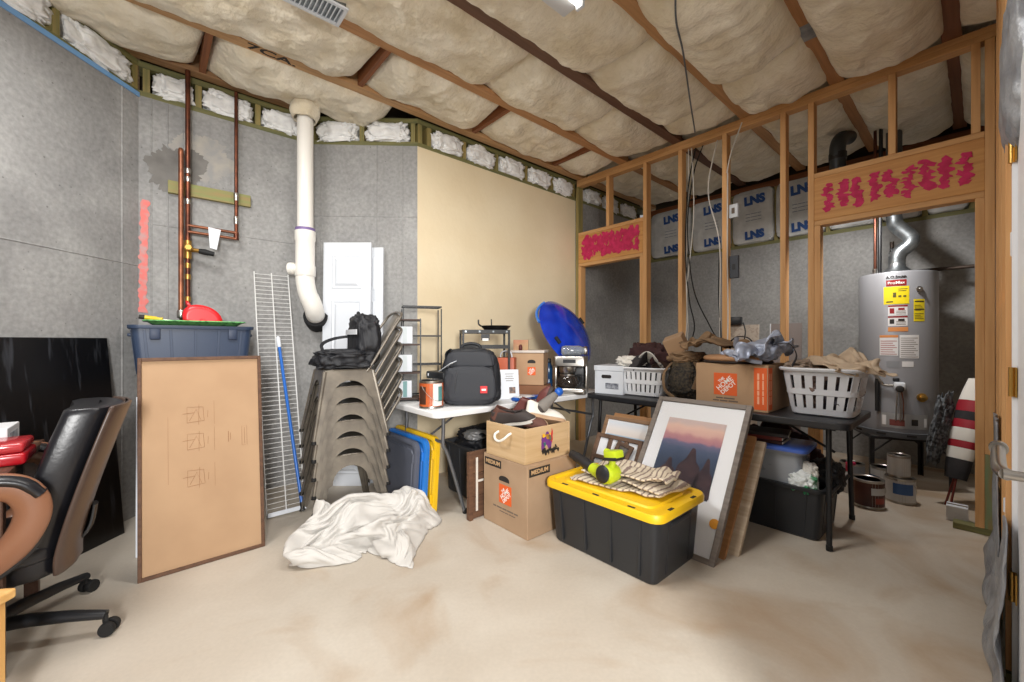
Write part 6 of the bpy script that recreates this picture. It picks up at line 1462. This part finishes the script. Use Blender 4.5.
mb = MB(); mb.box((-.03, .06, .05), (.1, .1, .10), bev=.003); add('body', mb, M_white, t)
mb = MB(); mb.box((-.03, .06, .1012), (.096, .02, .002)); add('tape', mb, M_grayink, t)
# drywall offcuts behind the studs
t = T('drywall_offcut', 'pale speckled board standing behind the studs left of the grey panel', 'board', CR(-1.55, 4.30, 0), RA+R(4))
mb = MB(); mb.panel((-.17, 0, 0), (.15, 0, 0), (.15, .1, 1.36), (-.17, .1, 1.36), .014); add('panel', mb, mat('speckled_board', (196, 184, 170), .8, col2=(176, 160, 146), nscale=40, lo=.5, hi=.6), t)
mb = MB(); mb.box((-.06, .08, 1.40), (.13, .06, .08), bev=.006); bx_ = add('cable_box', mb, M_blackp, t, 40)
mb = MB(); mb.tube(smoothpath([(.02, .07, 1.38), (.05, .03, 1.28), (.02, .0, 1.15), (-.12, -.02, 1.06), (-.24, -.03, .98)]), .006, 6); add('cable', mb, M_rub, bx_, 60)
t = T('grey_panel', 'smooth taupe panel standing behind the studs near the silver bag', 'board', CR(-1.16, 4.25, 0), RA+R(3))
mb = MB(); mb.panel((-.12, 0, 0), (.12, 0, 0), (.12, .1, 1.36), (-.12, .1, 1.36), .012); add('panel', mb, mat('taupe_panel', (132, 122, 118), .6), t)
mb = MB(); mb.panel((-.128, -.002, 0), (-.12, -.002, 0), (-.12, .098, 1.36), (-.128, .098, 1.36), .016); add('edge_trim', mb, M_white, t)
# cables hanging on the studs
def cable(label, pts, r, m, name='cable'):
    mb = MB(); mb.tube(smoothpath(pts, 6), r, 6); return tag(add(name, mb, m, None, 60), label, 'cable', 'hanging cables')
M_wc = mat('white_cable', (216, 212, 204), .5); M_gc = mat('grey_cable', (90, 92, 96), .5)
c1 = ucr(684, RW)
cable('white cable hanging straight beside the third stud', [CR(c1+.03, RW+.03, 3.05), CR(c1+.035, RW+.02, 2.6), CR(c1+.01, RW+.025, 1.9), CR(c1+.03, RW+.0, 1.4), CR(c1+.0, RW-.02, 1.02)], .005, M_wc)
cable('second white cable looping beside the third stud', [CR(c1+.06, RW+.03, 3.05), CR(c1+.10, RW-.01, 2.4), CR(c1+.04, RW-.02, 1.7), CR(c1+.05, RW-.02, 1.3), CR(c1+.02, RW-.03, 1.0)], .005, M_wc)
cable('black cable hanging beside the third stud down to the camouflage bag', [CR(c1+.10, RW+.03, 3.04), CR(c1+.04, RW+.01, 2.7), CR(c1+.02, RW-.015, 2.1), CR(c1+.06, RW-.02, 1.6), CR(c1+.10, RW+.0, 1.3), CR(c1-.02, RW-.03, 1.02)], .006, M_rub)
cable('second black cable fanning out from the plate by the third stud', [CR(c1+.16, RW+.05, 3.05), CR(c1+.08, RW+.03, 2.8), CR(c1+.04, RW-.012, 2.3), CR(c1+.10, RW-.02, 1.7), CR(c1+.22, RW+.06, 1.34), CR(c1+.26, RW+.1, 1.24)], .006, M_rub)
c2_ = ucr(722, RW)
cable('white cable curving down the left of the fourth stud', [CR(c2_-.06, RW+.05, 3.05), CR(c2_-.14, RW+.04, 2.6), CR(c2_-.02, RW-.008, 2.1), CR(c2_-.015, RW-.01, 1.5), CR(c2_-.01, RW-.015, 1.05)], .0055, M_wc)
cable('black cable running down the fourth stud', [CR(c2_-.02, RW-.008, 2.0), CR(c2_-.024, RW-.01, 1.6), CR(c2_-.005, RW-.012, 1.25), CR(c2_+.01, RW-.03, 1.02)], .006, M_rub)
cable('short white cable slanting off the top of the fourth stud', [CR(c2_+.17, RW-.01, 3.1), CR(c2_+.08, RW-.01, 2.86), CR(c2_+.045, RW-.008, 2.7)], .006, M_wc)
cable('thick white cable running down the right of the fourth stud', [CR(c2_+.05, RW-.006, 2.7), CR(c2_+.046, RW+.0, 2.0), CR(c2_+.055, RW-.01, 1.4), CR(c2_+.05, RW-.02, 1.08)], .006, M_wc)
cable('grey cable draped from the ceiling insulation to the top plate', [PY(676, -20, 2.15), PY(676, 20, 2.3), PY(683, 52, 2.55), PY(690, 100, 3.0), PY(695, 132, 3.5)], .006, M_gc)
for k, (c, z, lab) in enumerate(((c2_+.085, 2.36, 'white switch plate high on the fourth stud'), (c2_+.09, 1.86, 'dark grey outlet box on the right of the fourth stud'))):
    t = T('outlet_box', lab, 'outlet', CR(c, RW+.04, z), RA)
    mb = MB(); mb.box((0, 0, 0), (.075, .03, .12 if k == 0 else .20), bev=.004); add('box', mb, M_wcan if k == 0 else mat('slate_box', (60, 64, 72), .5), t)
    mb = MB(); mb.box((0, -.0165, 0), (.025, .004, .05), bev=.001); add('toggle', mb, M_grayink if k == 0 else M_black, t)
t = T('outlet_box', 'white outlet box on the bare end wall by the door', 'outlet', CR(CRt+.035, 2.33, 1.54), RA+PI/2)
mb = MB(); mb.box((0, 0, 0), (.13, .05, .09), bev=.006); add('box', mb, M_white, t, 40)
for x in (-.03, .03): mb = MB(); mb.box((x, .0265, 0), (.03, .003, .045), bev=.001); add('socket', mb, M_gc, t)
# bulging insulation bags and poly sheet on the end wall
for k, (r, z, dz, dc_, lab) in enumerate(((2.30, 2.12, .62, .24, 'lower grey wrapped insulation bulging from the end wall above the outlet'), (2.38, 2.75, .76, .22, 'upper grey wrapped insulation bulging under the ceiling at the end wall'))):
    t = T('insulation_bag', lab, 'insulation', CR(CRt+.11, r, z), RA)
    mb = MB(); sblob(mb, (0, 0, 0), (dc_, .56, dz), .6, .12, 2.2, k+40, 5); add('bag', mb, M_foil, t, 180)
t = T('plastic_sheet', 'crumpled grey plastic sheet at the foot of the end wall by the door', 'sheet', CR(CRt-.004, 2.75, 0), RA+PI/2)
mb = MB(); mb.grid(lambda i, j: V((-.65+1.25*i, .0+.045*(1-j)**1.3*(.7+noise.noise(V((i*5, j*3, 2))))+.01*noise.noise(V((i*11, j*7, 6))), .004+(.30+.25*math.sin(i*5+1)**2+.12*noise.noise(V((i*6, 0, 3))))*j)), 50, 26); add('sheet', mb, M_foil, t, 180, solid=.004)
mb = MB(); mb.grid(lambda i, j: V((-.1+.35*i+.1*j, .006+.02*(1-j)*noise.noise(V((i*4, j*3, 8)))+.005*math.sin(i*14), .3+.55*j)), 16, 24); add('hanging_strip', mb, M_foil, t, 180, solid=.004)
t = T('plastic_pipe', 'thin white plastic pipe standing in the corner by the door', 'pipe', CR(CRt+.004, 2.3, 0), RA)
mb = MB(); mb.tube([(.0, 0, .0), (.008, .03, .62)], .012, 12); add('pipe', mb, mat('cream_pipe', (226, 222, 204), .5), t, 60)
mb = MB(); mb.tube([(.0075, .0285, .58), (.0082, .0305, .63)], .016, 12); add('cap', mb, M_white, t, 50)
# ----------------------------------------------------------------- ceiling fittings
t = T('ceiling_vent', 'white louvred air vent under the ceiling joist at the top edge', 'vent', PY(314, 0, 2.27), RA+PI/2)
t.location.z = ZJ-.075
mb = MB()
for c, d in (((0, -.075, 0), (.32, .02, .012)), ((0, .075, 0), (.32, .02, .012)), ((-.15, 0, 0), (.02, .132, .012)), ((.15, 0, 0), (.02, .132, .012))): mb.box(c, d, bev=.002)
add('frame', mb, M_white, t)
for k in range(12): mb = MB(); mb.box((-.127+.023*k, 0, .002), (.004, .13, .02), rot=(0, .6, 0)); add('louvre', mb, M_white, t)
mb = MB(); mb.box((0, 0, .05), (.30, .14, .09)); add('boot', mb, M_galv, t)
t = T('strip_light', 'white ceiling light fixture glowing at the top edge of the photo', 'light fixture', CR(-1.42, 1.13, ZJ-.13), RA+PI/2)
mb = MB(); mb.box((0, 0, .035), (1.24, .26, .05), bev=.01); add('housing', mb, M_white, t, 40)
mb = MB(); mb.tube([(-.6, 0, 0), (.6, 0, 0)], .016, 14); add('tube', mb, mat('lit_tube', (255, 250, 240), .5, emit=(255, 248, 236), estr=9), t, 60)
for x in (-.605, .605): mb = MB(); mb.box((x, 0, 0), (.02, .05, .045), bev=.004); add('socket', mb, M_white, t)
# ================================================================= light and camera
def area(name, loc, target, sx, sy, power, col):
    l = bpy.data.lights.new(name, 'AREA'); l.shape = 'RECTANGLE'; l.size = sx; l.size_y = sy; l.energy = power; l.color = col
    o = bpy.data.objects.new(name, l); COL.objects.link(o); o.location = loc
    o.rotation_euler = (V(target)-V(loc)).to_track_quat('-Z', 'Y').to_euler(); return o
area('doorway_lamp', (.70, -2.0, 1.8), (-.3, 3.2, 1.7), .5, .9, 245, (1, .99, .97))
area('strip_lamp', CR(-1.45, 1.16, 2.99), CR(-1.45, 1.16, 0), 1.2, .2, 36, (1, .98, .95))
area('near_ceiling_fill', CR(-2.1, -.4, 3.0), CR(-1.9, .6, 0), 1.0, .6, 52, (1, .99, .97))  # unseen fill light, added overhead to brighten the near part of the room
def bulb(name, loc, power, col=(1, .98, .95)):
    l = bpy.data.lights.new(name, 'POINT'); l.energy = power; l.color = col; l.shadow_soft_size = .05
    o = bpy.data.objects.new(name, l); COL.objects.link(o); o.location = loc; return o
def spot(name, loc, target, power, ang):
    l = bpy.data.lights.new(name, 'SPOT'); l.energy = power; l.color = (1, .98, .95); l.spot_size = R(ang); l.spot_blend = .6; l.shadow_soft_size = .06
    o = bpy.data.objects.new(name, l); COL.objects.link(o); o.location = loc; o.rotation_euler = (V(target)-V(loc)).to_track_quat('-Z', 'Y').to_euler(); return o
spot('utility_fill', CR(-.62, 4.2, 2.32), CR(-1.0, 5.4, .6), 80, 140)  # added fill hidden behind the header, brightens the utility side; no real fixture
W = bpy.data.worlds.new('world'); SC.world = W; W.use_nodes = True
W.node_tree.nodes['Background'].inputs['Color'].default_value = (1, .98, .96, 1)
W.node_tree.nodes['Background'].inputs['Strength'].default_value = .4
cam = bpy.data.cameras.new('camera'); cam.sensor_width = 36; cam.lens = FOC/1024*36; cam.clip_start = .02
co = bpy.data.objects.new('camera', cam); COL.objects.link(co); co.location = (0, 0, HC); co.rotation_euler = (PI/2, 0, 0)
SC.camera = co
SC.view_settings.view_transform = 'Standard'; SC.view_settings.look = 'None'; SC.view_settings.exposure = -.18; SC.view_settings.gamma = 1
SC.view_settings.use_curve_mapping = False
SC.cycles.max_bounces = 8
